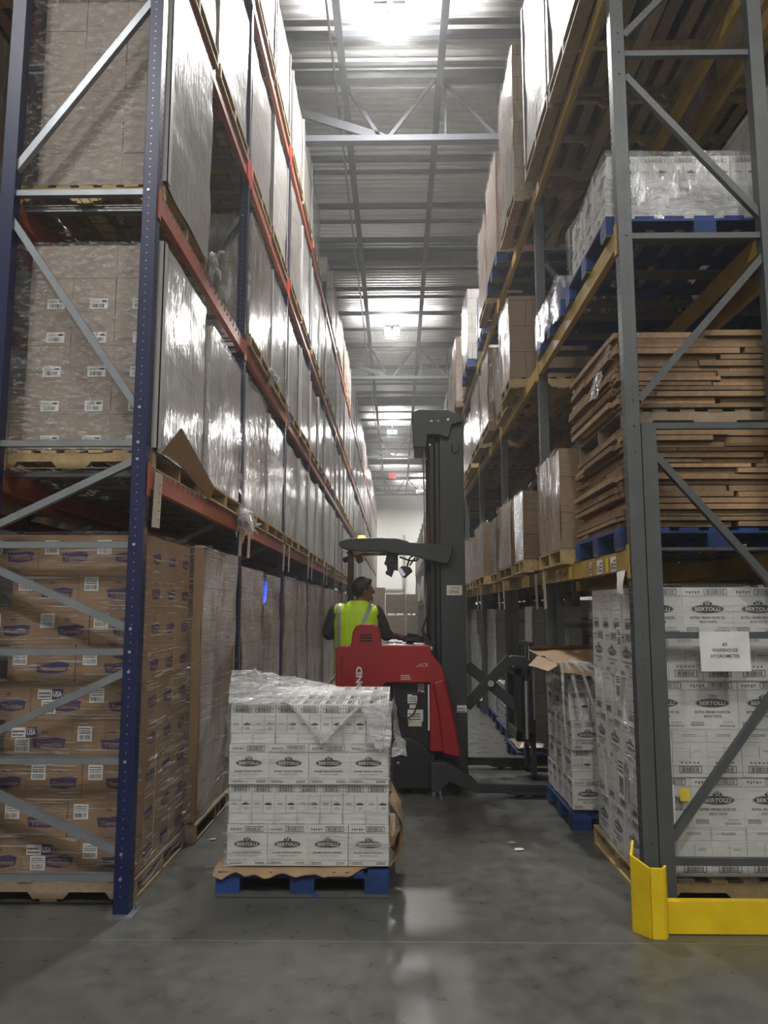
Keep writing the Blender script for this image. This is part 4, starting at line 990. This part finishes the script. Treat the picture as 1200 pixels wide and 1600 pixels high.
c = MB(); c.box(1.375, 4.185, .005, 2.75, 4.20, .15); c.box(1.375, 4.185, .15, 2.75, 4.235, .162); c.box(1.375, 4.20, .0, 2.75, 4.30, .01); c.build('rail', 'guard_yellow', t)
c = MB()
for x in (1.6, 2.1): c.cyl((x, 4.26, .01), (x, 4.26, .035), .012, 8)
c.build('anchor_bolts', 'bolt_steel', t)
# litter
def scrap(x, y, s_, m, label, seed):
    c = MB(); c.grid(drape((x, y, .008), (x+s_, y, .01), (x+.02, y+s_*.6, .008), (x+s_, y+s_*.7, .008), 5, 5, .006, seed), 5, 5); tag(c.build('floor_scrap', m, None, (x, y, .005)), label, 'litter', 'litter on the floor')
scrap(.80, 5.55, .07, 'white_paper', 'white splinter of paper on the floor in front of the right stacks', 3)
scrap(.78, 5.70, .06, 'kraft', 'tan wood splinter on the floor in front of the right stacks', 4)
scrap(-1.33, 6.1, .05, 'kraft', 'tan chip on the floor beside the left stacks', 5)
scrap(-1.36, 5.75, .05, 'white_paper', 'pale chip on the floor beside the left stacks', 6)

# ---------------------------------------------------------------- reach truck
def O(pts, Y): return [xz(px, py, Y) for px, py in pts]
TY = 7.10
T = empty('reach_truck', (.2, 7.75, 0), 'red and black stand-up reach truck with tall dark mast parked across the aisle', 'reach truck')
# red side cover with cut-out for the battery bay
c = MB()
top = [(525, 1013), (530, 1009), (548, 1009), (551, 988), (556, 978), (566, 975), (584, 975), (592, 979), (595, 992), (596, 1008), (672, 1008), (674, 1020), (690, 1040), (697, 1062), (707, 1105), (719, 1170), (720, 1182), (695, 1180), (692, 1175), (672, 1174), (672, 1067), (604, 1067), (598, 1072), (598, 1150), (523, 1150)]
c.prism(O(top, TY), TY, TY+.09); cov = c.build('side_cover', 'truck_red', T, bevel=.012)
c = MB()
for k in range(3): c.prism(O([(562, 991+k*4.6), (581, 991+k*4.6), (582, 993.2+k*4.6), (562, 993.2+k*4.6)], TY-.002), TY-.004, TY+.0)
for k in range(5): c.prism(O([(531, 1030+k*6.5), (536, 1025+k*6.5), (536, 1027+k*6.5), (531, 1032+k*6.5)], TY-.002), TY-.004, TY+.0)
c.build('vent_slot', 'hole_shade', cov)
c = MB()
for k in range(3): c.prism(O([(691, 1164+k*4.5), (718, 1167+k*4.5), (718, 1168.2+k*4.5), (691, 1165.2+k*4.5)], TY-.003), TY-.006, TY+.002)
c.build('step_ridge', 'truck_red', cov)
# slanted fender wing standing proud of the cover
c = MB(); c.prism(O([(676, 1066), (694, 1060), (706, 1108), (719, 1172), (720, 1185), (692, 1178), (686, 1120)], TY-.03), TY-.045, TY+.02); c.build('fender_wing', 'truck_red', T, bevel=.02)
# writing
fr = Fr((xz(565, 1074, TY)[0], TY-.0, xz(565, 1074, TY)[1]), (0, 0, 1), (-1, 0, 0))
c = MB(); x_, z_ = xz(565.5, 1042, TY); n_ = 7; lw = .30*.22
frv = Fr((x_, TY-.002, z_), (0, 0, 1), (-1, 0, 0)); c.text(frv, 'RAYMOND', -.245, 0, .052, 0, width=.50, bold=.045); c.build('lettering', 'white_paper', cov)
c = MB(); x_, z_ = xz(660, 1042, TY); fr = Fr((x_, TY-.002, z_), (1, 0, .0), (.25, 0, 1)); c.text(fr, 'ACR', .005, 0, .036, 0, width=.085); c.rect(fr, -.06, 0, .022, .004, 0); c.rect(fr, -.05, .008, .016, .004, 0); c.build('lettering', 'aged_paper', cov)
c = MB(); x_, z_ = xz(626, 1062, TY); fr = Fr((x_, TY-.002, z_), (1, 0, 0), (0, 0, 1)); c.lines(fr, 0, 0, .09, .05, 0, 3); c.build('lettering', 'aged_paper', cov)
# black lower body and battery bay
c = MB(); c.prism(O([(560, 1235), (560, 1190), (600, 1158), (612, 1152), (640, 1153), (660, 1163), (672, 1176), (680, 1180), (680, 1232)], TY+.01), TY+.01, TY+.12); low = c.build('lower_skirt', 'truck_black', T, bevel=.012)
c = MB(); x_, z_ = xz(622, 1192, TY); c.cyl((x_, TY-.0, z_), (x_, TY+.012, z_), .012, 12); c.build('bolt', 'bolt_steel', low)
c = MB(); c.box(-.50, TY+.10, .09, .30, 8.35, .30); c.box(-.05, TY+.10, .30, .30, 8.3, 1.27); c.box(-.56, TY+.1, .28, -.05, TY+.16, 1.0); c.build('chassis', 'truck_black', T, bevel=.01)
c = MB(); c.box(-.60, 8.18, .08, .30, 8.30, 1.22); c.build('far_side_cover', 'truck_red', T, bevel=.015)
c = MB(); c.box(-.62, TY+.14, .22, -.05, 8.18, .25); c.build('platform', 'rubber', T)
c = MB(); c.prism([(-.10, 1.275), (.33, 1.275), (.33, 1.31), (-.02, 1.335), (-.10, 1.33)], TY+.09, 8.2); c.build('console_top', 'chrome', T, bevel=.006)
c = MB(); x0_ = xz(640, 1000, 7.5)[0]; c.cyl((x0_, 7.5, 1.32), (x0_+.02, 7.5, 1.40), .035, 12); c.bar((x0_-.05, 7.45, 1.37), (x0_+.17, 7.5, 1.36), .09, .06); c.cyl((x0_+.15, 7.52, 1.33), (x0_+.15, 7.52, 1.42), .03, 10); c.bar((x0_-.02, 7.4, 1.41), (x0_+.1, 7.48, 1.39), .03, .03); c.build('control_handle', 'truck_black', T, bevel=.008)
c = MB(); c.box(-.07, 7.3, 1.338, .05, 7.55, 1.35); c.build('clipboard', 'white_paper', T)
c = MB(); c.tube([(*xz(617, 1075, TY+.08)[:1], TY+.07, xz(617, 1075, TY)[1])]+[(xz(px, py, TY+.03)[0], TY+.05, xz(px, py, TY+.03)[1]) for px, py in ((616, 1090), (620, 1108), (628, 1119), (637, 1123), (646, 1117), (652, 1103), (656, 1080))], .009, 8); c.build('battery_cable', 'hose', T)
for (px0, py0, px1, py1, m, lb) in ((637, 1085, 652, 1099, 'white_paper', 'white'), (643, 1083, 652, 1087, 'blue_label', 'blue'), (640, 1101, 650, 1107, 'aged_paper', 'pale'), (637, 1109, 661, 1127, 'white_paper', 'white'), (638, 1127, 659, 1135, 'aged_paper', 'pale'), (653, 1068, 663, 1082, 'aged_paper', 'pale metal')):
    c = MB(); (xa, za), (xb, zb_) = xz(px0, py1, TY+.09), xz(px1, py0, TY+.09); c.rect(Fr((xa, TY+.098, za), (1, 0, 0), (0, 0, 1)), 0, 0, xb-xa, zb_-za, 0, 0)
    if m == 'white_paper': c.lines(Fr((xa, TY+.098, za), (1, 0, 0), (0, 0, 1)), .01, .01, (xb-xa)*.8, (zb_-za)*.7, 1, 3)
    c.build('data_plate', [m, 'ink'], T)['label'] = lb+' sticker inside the battery bay'
c = MB(); (xa, za), (xb, zb_) = xz(669, 1142, TY), xz(671, 1070, TY); c.box(xa, TY+.02, za, xb, TY+.03, zb_); c.build('edge_strip', 'white_paper', T)
# mast
mxl, mxr = .325, .645
c = MB(); zt_ = 3.55
c.prism([(mxl+.09, .10), (mxr+.01, .10), (mxr, 3.44), (mxr-.06, zt_), (mxl+.14, zt_), (mxl+.09, 3.4)], 7.30, 7.44); mast = c.build('mast_side', 'truck_grey', T, bevel=.008)
c = MB(); c.prism([(mxl+.09, .10), (mxr+.01, .10), (mxr, 3.44), (mxr-.06, zt_), (mxl+.14, zt_), (mxl+.09, 3.4)], 8.02, 8.16); c.build('mast_side', 'truck_grey', T, bevel=.008)
for y0, y1 in ((7.34, 7.42), (8.04, 8.12)):
    c = MB(); c.box(mxl+.05, y0, .15, mxl+.085, y1, 3.3); c.box(mxl, y0+.02, .15, mxl+.035, y1, 3.28); c.build('inner_rail', 'truck_black', T)
for y in (7.52, 7.92):
    c = MB(); c.cyl((mxl-.0, y, .3), (mxl-.0, y, 3.2), .022, 10); c.build('lift_cylinder', 'truck_black', T)
for i, y in enumerate((7.46, 7.58, 7.70, 7.86)):
    c = MB(); c.tube([(mxl-.055, y, 1.1), (mxl-.06+.01*i, y, 2.0), (mxl-.05, y, 3.25)], .006, 6); c.build('lift_chain', 'truck_black' if i % 2 else 'chrome', T)
c = MB()
for z in (.35, 1.3, 2.2, 3.35): c.box(mxl+.10, 7.44, z, mxl+.20, 8.02, z+.12)
c.build('cross_member', 'truck_grey', T)
head = O([(643, 645), (655, 640), (700, 641), (719, 650), (722, 660), (706, 664), (702, 683), (698, 684), (686, 680), (668, 680), (666, 700), (646, 700)], 7.26)
c = MB(); c.prism(head, 7.24, 7.34); hp = c.build('mast_head_plate', 'truck_grey', T, bevel=.01)
c = MB(); x0_, z0_ = xz(646, 698, 7.4); c.box(x0_+.02, 7.34, z0_+.02, mxl+.2, 8.1, 3.53); c.build('mast_crown', 'truck_grey', T, bevel=.01)
c = MB()
for px, py, r_ in ((700, 655.5, .013), (671.5, 695, .009)): x_, z_ = xz(px, py, 7.235); c.cyl((x_, 7.225, z_), (x_, 7.245, z_), r_, 12)
c.build('bolt', 'bolt_steel', hp)
c = MB()
for px, w in ((674, .03), (684.5, .014)): x_, z_ = xz(px, 657.5, 7.235); fr = Fr((x_, 7.238, z_), (1, 0, 0), (0, 0, 1)); c.ell(fr, 0, 0, w/2, .009, 0, 12)
c.build('light_hole', 'white_paper', hp)
c = MB(); c.tube([(xz(px, py, 7.29)[0], 7.29, xz(px, py, 7.29)[1]) for px, py in ((706, 693), (706, 703), (708, 707), (714, 707), (717, 703), (717, 693))], .006, 6); c.build('embossed_ring', 'truck_black', mast)
c = MB(); (xa, za), (xb, zb_) = xz(698, 930, 7.295), xz(722, 914.5, 7.295); fr = Fr((xa, 7.297, za), (1, 0, 0), (0, 0, 1)); w, h_ = xb-xa, zb_-za
c.rect(fr, 0, 0, w, h_, 0, 0); c.text(fr, 'UNIT #8', w*.54, h_*.68, h_*.14, 1, width=w*.52, bold=.03); c.lines(fr, w*.15, h_*.2, w*.68, h_*.36, 1, 2); c.build('unit_plate', ['aged_paper', 'ink'], mast)['label'] = 'buff plate with dark print'
c = MB(); (xa, za), (xb, zb_) = xz(714, 1113, 7.295), xz(729, 1102, 7.295); fr = Fr((xa, 7.297, za), (1, 0, 0), (0, 0, 1)); c.rect(fr, 0, 0, xb-xa, zb_-za, 0, 0); c.lines(fr, .01, .005, xb-xa-.02, zb_-za-.02, 1, 2); c.build('data_plate', ['white_paper', 'ink'], mast)
# hoses in front of the mast
for i in range(4):
    c = MB(); c.tube([(mxl-.03+.012*i, 7.36, 1.30), (mxl-.06, 7.35, 1.36+.02*i), (mxl-.085, 7.36, 1.46), (mxl-.03, 7.38, 1.6), (mxl-.02+.01*i, 7.4, 2.1)], .010, 7); c.build('hydraulic_hose', 'rubber', T)
# overhead guard
g = O([(530, 852), (531, 846), (545, 841.5), (590, 840.5), (620, 841.5), (637, 846), (640, 848), (665, 849), (707, 853), (706, 866), (700, 881), (694, 882), (672, 876), (640, 868), (617, 866), (600, 862), (566, 862), (545, 860), (535, 857)], 7.26)
c = MB(); c.prism(g, 7.22, 7.30); gd = c.build('overhead_guard', 'truck_grey', T, bevel=.012)
gx0, gx1 = xz(531, 846, 7.26)[0], xz(640, 848, 7.26)[0]; gz = xz(580, 850, 7.26)[1]
c = MB(); c.prism([(gx0, gz-.02), (gx0+.05, gz+.03), (gx1, gz+.03), (mxr-.1, gz-.03), (mxr-.1, gz-.09), (gx1, gz-.04), (gx0+.05, gz-.05)], 8.14, 8.22); c.build('guard_side_rail', 'truck_grey', gd)
for i in range(6):
    x = gx0+.05+i*(gx1-gx0+.1)/5; c = MB(); c.box(x, 7.30, gz-.03, x+.035, 8.14, gz+.015); c.build('guard_bar', 'truck_grey', gd)
c = MB(); x_ = xz(548, 930, 8.1)[0]; c.box(x_-.033, 8.06, .3, x_+.033, 8.14, gz+.0); c.build('guard_post', 'truck_black', T)
c = MB(); x_, z_ = xz(565, 840.5, 7.5); c.cyl((x_, 7.5, gz+.015), (x_, 7.5, gz+.10), .045, 16, .035); bc = c.build('amber_beacon', 'amber_lens', T); AMB = (x_, 7.5, gz+.13)
def gadget(name, m, pts, Y, d, T_=T, bev=.006):
    c = MB(); c.prism(O(pts, Y), Y, Y+d); return c.build(name, m, T_, bevel=bev)
gadget('work_lamp', 'truck_black', [(555, 868), (565, 866), (568, 876), (560, 881), (556, 876)], 7.6, .09)
gadget('sensor_mount', 'truck_black', [(605, 862), (622, 863), (622, 892), (616, 890), (612, 902), (606, 898), (604, 884), (602, 876)], 7.34, .08)
c = MB()
for px, py in ((604, 880), (612, 884), (606, 895), (612, 876)): x_, z_ = xz(px, py, 7.33); c.cyl((x_, 7.30, z_), (x_, 7.36, z_), .022, 10)
c.build('sensor_head', 'truck_black', T)
dv = gadget('display_unit', 'truck_black', [(622, 890), (628, 884), (641, 886), (645, 893), (633, 903), (628, 901)], 7.34, .07)
gadget('screen_face', 'screen', [(622, 889.5), (627, 887.5), (634, 898), (629, 901)], 7.325, .01, dv, 0)
c = MB()
for q in (((624, 870), (640, 876), (652, 876)), ((640, 884), (648, 872), (655, 874)), ((636, 886), (640, 872), (646, 868)), ((552, 870), (562, 866), (584, 864))): c.tube([(xz(px, py, 7.36)[0], 7.36, xz(px, py, 7.36)[1]) for px, py in q], .009, 6)
c.build('accessory_cable', 'rubber', T)
# straddle arms
for i, Y in enumerate((7.02, 8.24)):
    z0 = .05; c = MB()
    out = [(.30, z0), (.30, .30), (.42, .31), (.60, .22), (.70, .13), (1.32, .125), (1.37, .09), (1.37, .05), (1.33, .028), (1.0, .028), (.95, .045), (.70, .045), (.62, .07), (.46, .14), (.36, z0)]
    c.prism(out, Y, Y+.14); a_ = c.build('straddle_arm', 'truck_grey', T, bevel=.008)
    for x in (1.08, 1.23):
        c = MB(); c.cyl((x, Y+.03, .062), (x, Y+.11, .062), .061, 18); c.build('load_wheel', 'rubber', a_)
    c = MB(); c.box(1.0, Y-.004, .055, 1.33, Y, .105); c.build('wheel_bracket', 'truck_black', a_)
for (x, y) in ((-.28, 7.35), (-.28, 8.05), (.12, 7.3)):
    c = MB(); c.cyl((x, y-.05, .085), (x, y+.05, .085), .085, 20); c.build('drive_wheel', 'rubber', T)
# pantograph reach and carriage
for i, Y in enumerate((7.46, 7.96)):
    A, B_, C_, D_ = xz(728, 1104, Y)+(), xz(798, 1028, Y), xz(730, 1040, Y), xz(812, 1108, Y)
    for nm, p, q, w, dy in (('reach_arm', A, B_, .10, 0), ('reach_arm', C_, D_, .10, .05)):
        c = MB(); c.bar((p[0], Y+dy, p[1]), (q[0], Y+dy, q[1]), .045, w, side=(0, 1, 0)); c.build(nm, 'truck_grey', T, bevel=.008)
    c = MB(); c.prism(O([(786, 1030), (800, 1024), (822, 1026), (833, 1040), (832, 1050), (812, 1060), (806, 1044)], Y), Y-.02, Y+.05); c.build('reach_link', 'truck_grey', T, bevel=.008)
    c = MB(); m_ = ((A[0]+B_[0])/2, (A[1]+B_[1])/2); c.cyl((m_[0]+.02, Y-.03, m_[1]-.01), (m_[0]+.02, Y+.09, m_[1]-.01), .03, 14); c.build('pivot_pin', 'bolt_steel', T)
x0_, x1_ = xz(806, 1100, 7.45)[0], xz(832, 1100, 7.45)[0]
c = MB()
for Y in (7.42, 7.98): c.box(x0_, Y, .42, x0_+.06, Y+.05, 1.12); c.box(x1_-.05, Y, .38, x1_, Y+.06, 1.10)
c.box(x0_, 7.42, 1.02, x1_, 8.03, 1.10); c.box(x0_, 7.42, .42, x1_, 8.03, .52); c.build('fork_carriage', 'truck_black', T, bevel=.006)
c = MB(); c.cyl((x0_+.09, 7.40, .45), (x0_+.09, 7.40, .98), .022, 12); c.build('tilt_cylinder', 'chrome', T)
c = MB(); xb = xz(822, 1003, 7.6)[0]
for Y in (7.40, 7.62, 7.84, 8.06): c.box(xb, Y, .5, xb+.02, Y+.02, 1.32)
c.box(xb, 7.40, 1.30, xb+.03, 8.08, 1.34); c.build('load_backrest', 'truck_black', T)
for Y in (7.53, 7.92):
    c = MB(); c.box(x1_, Y, .05, x1_+.04, Y+.10, .60); c.prism([(x1_, .045), (x1_, .085), (x1_+.5, .08), (x1_+.86, .055), (x1_+.86, .045)], Y, Y+.10); c.build('fork', 'truck_grey', T)
# blue spot lamp and its mark on the wrapped stacks
c = MB(); c.cyl((-.50, 8.10, gz-.08), (-.56, 8.12, gz-.10), .03, 12); bl = c.build('blue_spot_lamp', 'truck_black', T)

# ---------------------------------------------------------------- the operator
def ellring(c, p, d, up, rx, ry, n=16):
    d = V(d).normalized(); a = (V(up)-d*V(up).dot(d)).normalized(); e = d.cross(a)
    return [V(p)+a*(rx*math.cos(2*math.pi*k/n))+e*(ry*math.sin(2*math.pi*k/n)) for k in range(n)]
def loft(c, rings):
    n = len(rings[0]); vs = [q for rg in rings for q in rg]
    c.raw(vs, [(i*n+k, i*n+(k+1) % n, (i+1)*n+(k+1) % n, (i+1)*n+k) for i in range(len(rings)-1) for k in range(n)])
    c.face(rings[0][::-1]); c.face(rings[-1])
def limb(c, pts, rs):
    """smooth tapering limb through joints"""
    P = []; R_ = []
    for i in range(len(pts)-1):
        for k in range(6):
            t = k/6; P.append(V(pts[i]).lerp(V(pts[i+1]), t)); R_.append(rs[i]*(1-t)+rs[i+1]*t+.004*math.sin(math.pi*t)*(i < 2))
    P.append(V(pts[-1])); R_.append(rs[-1]); c.tube(P, R_, 14)
def ball(c, p, r, n=14):
    r = r if isinstance(r, tuple) else (r, r, r); p = V(p)
    vs = []; m = n//2
    for j in range(m+1):
        th = math.pi*j/m
        for k in range(n): ph = 2*math.pi*k/n; vs.append(p+V((r[0]*math.sin(th)*math.cos(ph), r[1]*math.sin(th)*math.sin(ph), r[2]*math.cos(th))))
    c.raw(vs, [(j*n+k, (j+1)*n+k, (j+1)*n+(k+1) % n, j*n+(k+1) % n) for j in range(m) for k in range(n)])
def remesh(c, name, mats, parent, vox=.008, smooth=4, cut=None, matfn=None):
    o = c.build(name, mats, parent)
    m = o.modifiers.new('r', 'REMESH'); m.mode = 'VOXEL'; m.voxel_size = vox
    m = o.modifiers.new('s', 'SMOOTH'); m.iterations = smooth; m.factor = .5
    dg = bpy.context.evaluated_depsgraph_get(); dg.update()
    me = bpy.data.meshes.new_from_object(o.evaluated_get(dg)); o.modifiers.clear(); o.data = me
    me.materials.clear()
    for q in ([mats] if isinstance(mats, str) else mats): me.materials.append(MATS[q])
    org = root_loc(o)
    if cut:
        import bmesh
        bm = bmesh.new(); bm.from_mesh(me)
        bmesh.ops.delete(bm, geom=[f for f in bm.faces if cut(f.calc_center_median()+org)], context='FACES')
        bm.to_mesh(me); bm.free()
    for p in me.polygons:
        p.use_smooth = True
        if matfn: p.material_index = matfn(p.center+org)
    return o
PX, PYY, FZ = -.40, 7.62, .25
PER = empty('person', (PX, PYY, FZ), 'person in a yellow high visibility vest standing at the reach truck controls', 'person')
hipL, hipR = V((-.50, 7.60, 1.12)), V((-.30, 7.62, 1.12))
legs = [([hipL, (-.51, 7.66, .70), (-.52, 7.60, .32)], [.092, .062, .045]), ([hipR, (-.29, 7.68, .70), (-.28, 7.62, .32)], [.092, .062, .045])]
shL, shR = V((-.595, 7.62, 1.635)), V((-.205, 7.66, 1.62))
elL, elR = V((-.685, 7.66, 1.42)), V((-.11, 7.78, 1.40))
waL, waR = V((-.52, 7.86, 1.33)), V((.0, 8.0, 1.375))
arms = [([shL, elL, waL], [.058, .043, .029]), ([shR, elR, waR], [.058, .043, .029])]
hc = V((-.325, 7.62, 1.835)); FD = V((.93, .36, -.05)).normalized(); SD = V((-FD.y, FD.x, 0)).normalized()
HD = lambda f, s, u: hc+FD*f+SD*s+V((0, 0, u))
def torso(c, g, z0=1.02, z1=9, sh=True):
    prof = [(1.02, .180, .120, -.405), (1.12, .184, .120, -.405), (1.22, .182, .114, -.405), (1.32, .186, .115, -.405), (1.42, .190, .118, -.402), (1.50, .198, .116, -.402), (1.57, .198, .108, -.402), (1.63, .185, .098, -.40), (1.675, .140, .082, -.395), (1.705, .095, .070, -.388), (1.735, .062, .058, -.375)]
    R_ = [ellring(c, (cx, 7.62+.02*(z-1.3), z), (0, 0, 1), (1, .12, 0), rx+g, ry+g, 24) for z, rx, ry, cx in prof if z0 <= z <= z1]
    loft(c, R_)
# body: torso, limbs, head, hands in one skin
c = MB(); torso(c, -.012)
for p, r_ in legs+arms: limb(c, p, r_)
ball(c, shL, .062); ball(c, shR, .062)
limb(c, [(-.375, 7.63, 1.60), (-.35, 7.63, 1.76)], [.060, .055])
ball(c, HD(-.012, 0, .018), (.088, .088, .110)); ball(c, HD(-.035, 0, .035), (.082, .080, .085)); ball(c, HD(.022, 0, -.035), (.062, .060, .075)); ball(c, HD(.052, 0, -.082), (.032, .034, .026))
limb(c, [HD(.085, 0, .018), HD(.108, 0, -.022)], [.010, .0165]); ball(c, HD(.078, 0, .032), (.018, .05, .012)); ball(c, HD(.084, 0, -.058), (.014, .022, .008)); ball(c, HD(.083, 0, -.072), (.013, .02, .008))
for s_ in (-1, 1):
    e = HD(-.012, s_*.083, -.012); ball(c, e, (.017, .012, .031)); ball(c, HD(.064, s_*.03, .012), (.012, .012, .010)); ball(c, HD(.05, s_*.042, -.02), (.02, .018, .018))
def hand(c, w, d, side):
    d = V(d).normalized(); u = V((0, 0, 1)); l = d.cross(u).normalized()*side
    limb(c, [w, V(w)+d*.05, V(w)+d*.085], [.026, .034, .036])
    for i, L_ in enumerate((.068, .076, .072, .056)):
        b_ = V(w)+d*.085+l*(.030-.020*i); limb(c, [b_-d*.02, b_+d*L_*.45-u*.006, b_+d*L_*.75-u*.028, b_+d*L_*.80-u*.05], [.0095, .009, .0085, .0075])
    b_ = V(w)+d*.03+l*.03; limb(c, [b_, b_+d*.025+l*.03-u*.01, b_+d*.055+l*.034-u*.02], [.012, .010, .009])
hand(c, waL, (.75, .6, -.1), 1); hand(c, waR, (.7, .5, -.25), 1)
body = remesh(c, 'body', 'skin', PER, .0065, 3)
# hair
c = MB(); ball(c, HD(-.020, 0, .030), (.100, .098, .108), 20); ball(c, HD(-.045, 0, .02), (.086, .088, .098), 20); ball(c, HD(.045, 0, .098), (.04, .052, .026))
remesh(c, 'hair', 'hair', PER, .007, 3, cut=lambda p: ((p-hc).dot(FD) > .012 and (p-hc).z < .062) or (p-hc).z < -.065+.0 or ((p-hc).dot(FD) > -.03 and (p-hc).z < .0))
# shirt
c = MB(); torso(c, .004, 1.02, 1.71)
for (p, r_) in arms: limb(c, [p[0], p[1], V(p[1]).lerp(V(p[2]), .22)], [r_[0]+.018, r_[1]+.019, r_[1]+.015])
ball(c, shL, .073); ball(c, shR, .073)
remesh(c, 'shirt', 'shirt', PER, .008, 3)
# trousers and shoes
c = MB()
for p, r_ in legs: limb(c, [p[0], p[1], (p[2][0], p[2][1], .30)], [r_[0]+.012, r_[1]+.018, r_[2]+.022])
loft(c, [ellring(c, (-.40, 7.615, z), (0, 0, 1), (1, 0, 0), rx, ry, 24) for z, rx, ry in ((1.0, .17, .12), (1.1, .172, .125), (1.16, .168, .12))])
remesh(c, 'trousers', 'trousers', PER, .009, 3)
for x, y in ((-.52, 7.62), (-.28, 7.64)):
    c = MB(); ball(c, (x, y+.05, FZ+.045), (.048, .13, .045)); limb(c, [(x, y, FZ+.05), (x, y, FZ+.12)], [.045, .045]); remesh(c, 'shoe', 'rubber', PER, .009, 2)
# vest
c = MB(); torso(c, .024, 1.02, 1.74); ball(c, shL+V((.035, 0, .0)), (.085, .095, .078)); ball(c, shR+V((-.035, 0, .0)), (.085, .095, .078))
def vcut(p):
    for s_ in (shL, shR):
        out = -1 if s_ is shL else 1
        if (p.x-s_.x)*out > .030 and p.z > 1.36: return True
    return p.z > 1.738
def vmat(p):
    rel = p.x+.40
    if 1.235 < p.z < 1.285: return 1
    if p.z > 1.285 and (abs(rel+.165+.02*(p.z-1.5)) < .019 or abs(rel-.07-.38*(p.z-1.5)) < .021): return 1
    return 0
vest = remesh(c, 'vest', ['hi_vis', 'tape'], PER, .0075, 3, cut=vcut, matfn=vmat)

# ---------------------------------------------------------------- camera, lights, world
cam = bpy.data.cameras.new('camera'); co = bpy.data.objects.new('camera', cam); COL.objects.link(co)
cam.sensor_fit = 'VERTICAL'; cam.sensor_height = 36; cam.lens = 36*F/1600; cam.clip_end = 200; cam.clip_start = .05
co.matrix_world = Matrix(((RGT.x, UPV.x, -FWD.x, 0), (RGT.y, UPV.y, -FWD.y, 0), (RGT.z, UPV.z, -FWD.z, H), (0, 0, 0, 1)))
SC.camera = co
def light(kind, name, loc, energy, col, size=.5, rot=None, **kw):
    l = bpy.data.lights.new(name, kind); l.energy = energy; l.color = col
    o = bpy.data.objects.new(name, l); COL.objects.link(o); o.location = loc
    if kind == 'AREA': l.shape = 'RECTANGLE'; l.size = size; l.size_y = .7
    for k, v in kw.items(): setattr(l, k, v)
    if rot: o.rotation_euler = rot
    return o
LP = 560
for x, y, e in ((-.08, 9.75, 1), (-.12, 21.7, 1), (-.2, 34.6, 1), (1.6, 52.3, 1.3), (-.1, 45.5, .8), (-5, 57, 2.6), (5, 57, 2.6), (-4.6, -1.6, .8), (4.4, -2.6, .7), (0, -3.4, .6)):  # the pair nearest the back wall has no fixtures, added to brighten it
    light('AREA', 'high_bay_and_fill_glow', (x, y, 9.73), LP*e, (1, .985, .955), .5)
for x, y, e in ((-.08, 9.75, .75), (-.12, 21.7, .75), (-.2, 34.6, .75), (1.6, 52.3, 1), (-.1, 45.5, 1), (0, -2, 1.2), (-5.2, 4, 2), (5.2, 4, 2), (-5.2, 15.7, 2.4), (5.2, 15.7, 2.4), (-5.2, 28, 2.4), (5.2, 28, 2.4)):  # upward lights added to brighten the ceiling, not parts of the fixtures
    light('AREA', 'ceiling_fill', (x, y, 9.86), 400*e, (1, .985, .955), .5, (math.pi, 0, 0))
light('POINT', 'beacon_glow', (AMB[0], AMB[1], AMB[2]+.05), 6, (1, .35, .03), shadow_soft_size=.04)
tgt = V((-1.44, 8.50, 1.86)); src = V((-.58, 8.12, gz-.12))
sp = light('SPOT', 'blue_spot', tuple(src), 1800, (.01, .09, 1), spot_size=math.radians(15), spot_blend=.5, shadow_soft_size=.02)
sp.rotation_euler = (tgt-src).to_track_quat('-Z', 'Y').to_euler()
w = bpy.data.worlds.new('world'); SC.world = w; w.use_nodes = True
w.node_tree.nodes['Background'].inputs[0].default_value = (.8, .85, 1, 1); w.node_tree.nodes['Background'].inputs[1].default_value = .03
vs_ = w.node_tree.nodes.new('ShaderNodeVolumeScatter'); vs_.inputs['Density'].default_value = .0068; vs_.inputs['Anisotropy'].default_value = .5  # thin haze added to stand in for the veil of lens glare
w.node_tree.links.new(vs_.outputs[0], w.node_tree.nodes['World Output'].inputs['Volume']); SC.cycles.volume_bounces = 0
SC.view_settings.view_transform = 'Standard'; SC.view_settings.look = 'None'; SC.view_settings.gamma = 1; SC.view_settings.exposure = -.52
SC.view_settings.use_curve_mapping = False
cy = SC.cycles
cy.use_light_tree = False; cy.max_bounces = 5; cy.diffuse_bounces = 3; cy.glossy_bounces = 2; cy.transmission_bounces = 1; cy.transparent_max_bounces = 10
cy.caustics_reflective = False; cy.caustics_refractive = False; cy.sample_clamp_indirect = 4; cy.use_adaptive_sampling = True; cy.adaptive_threshold = .04; cy.adaptive_min_samples = 12
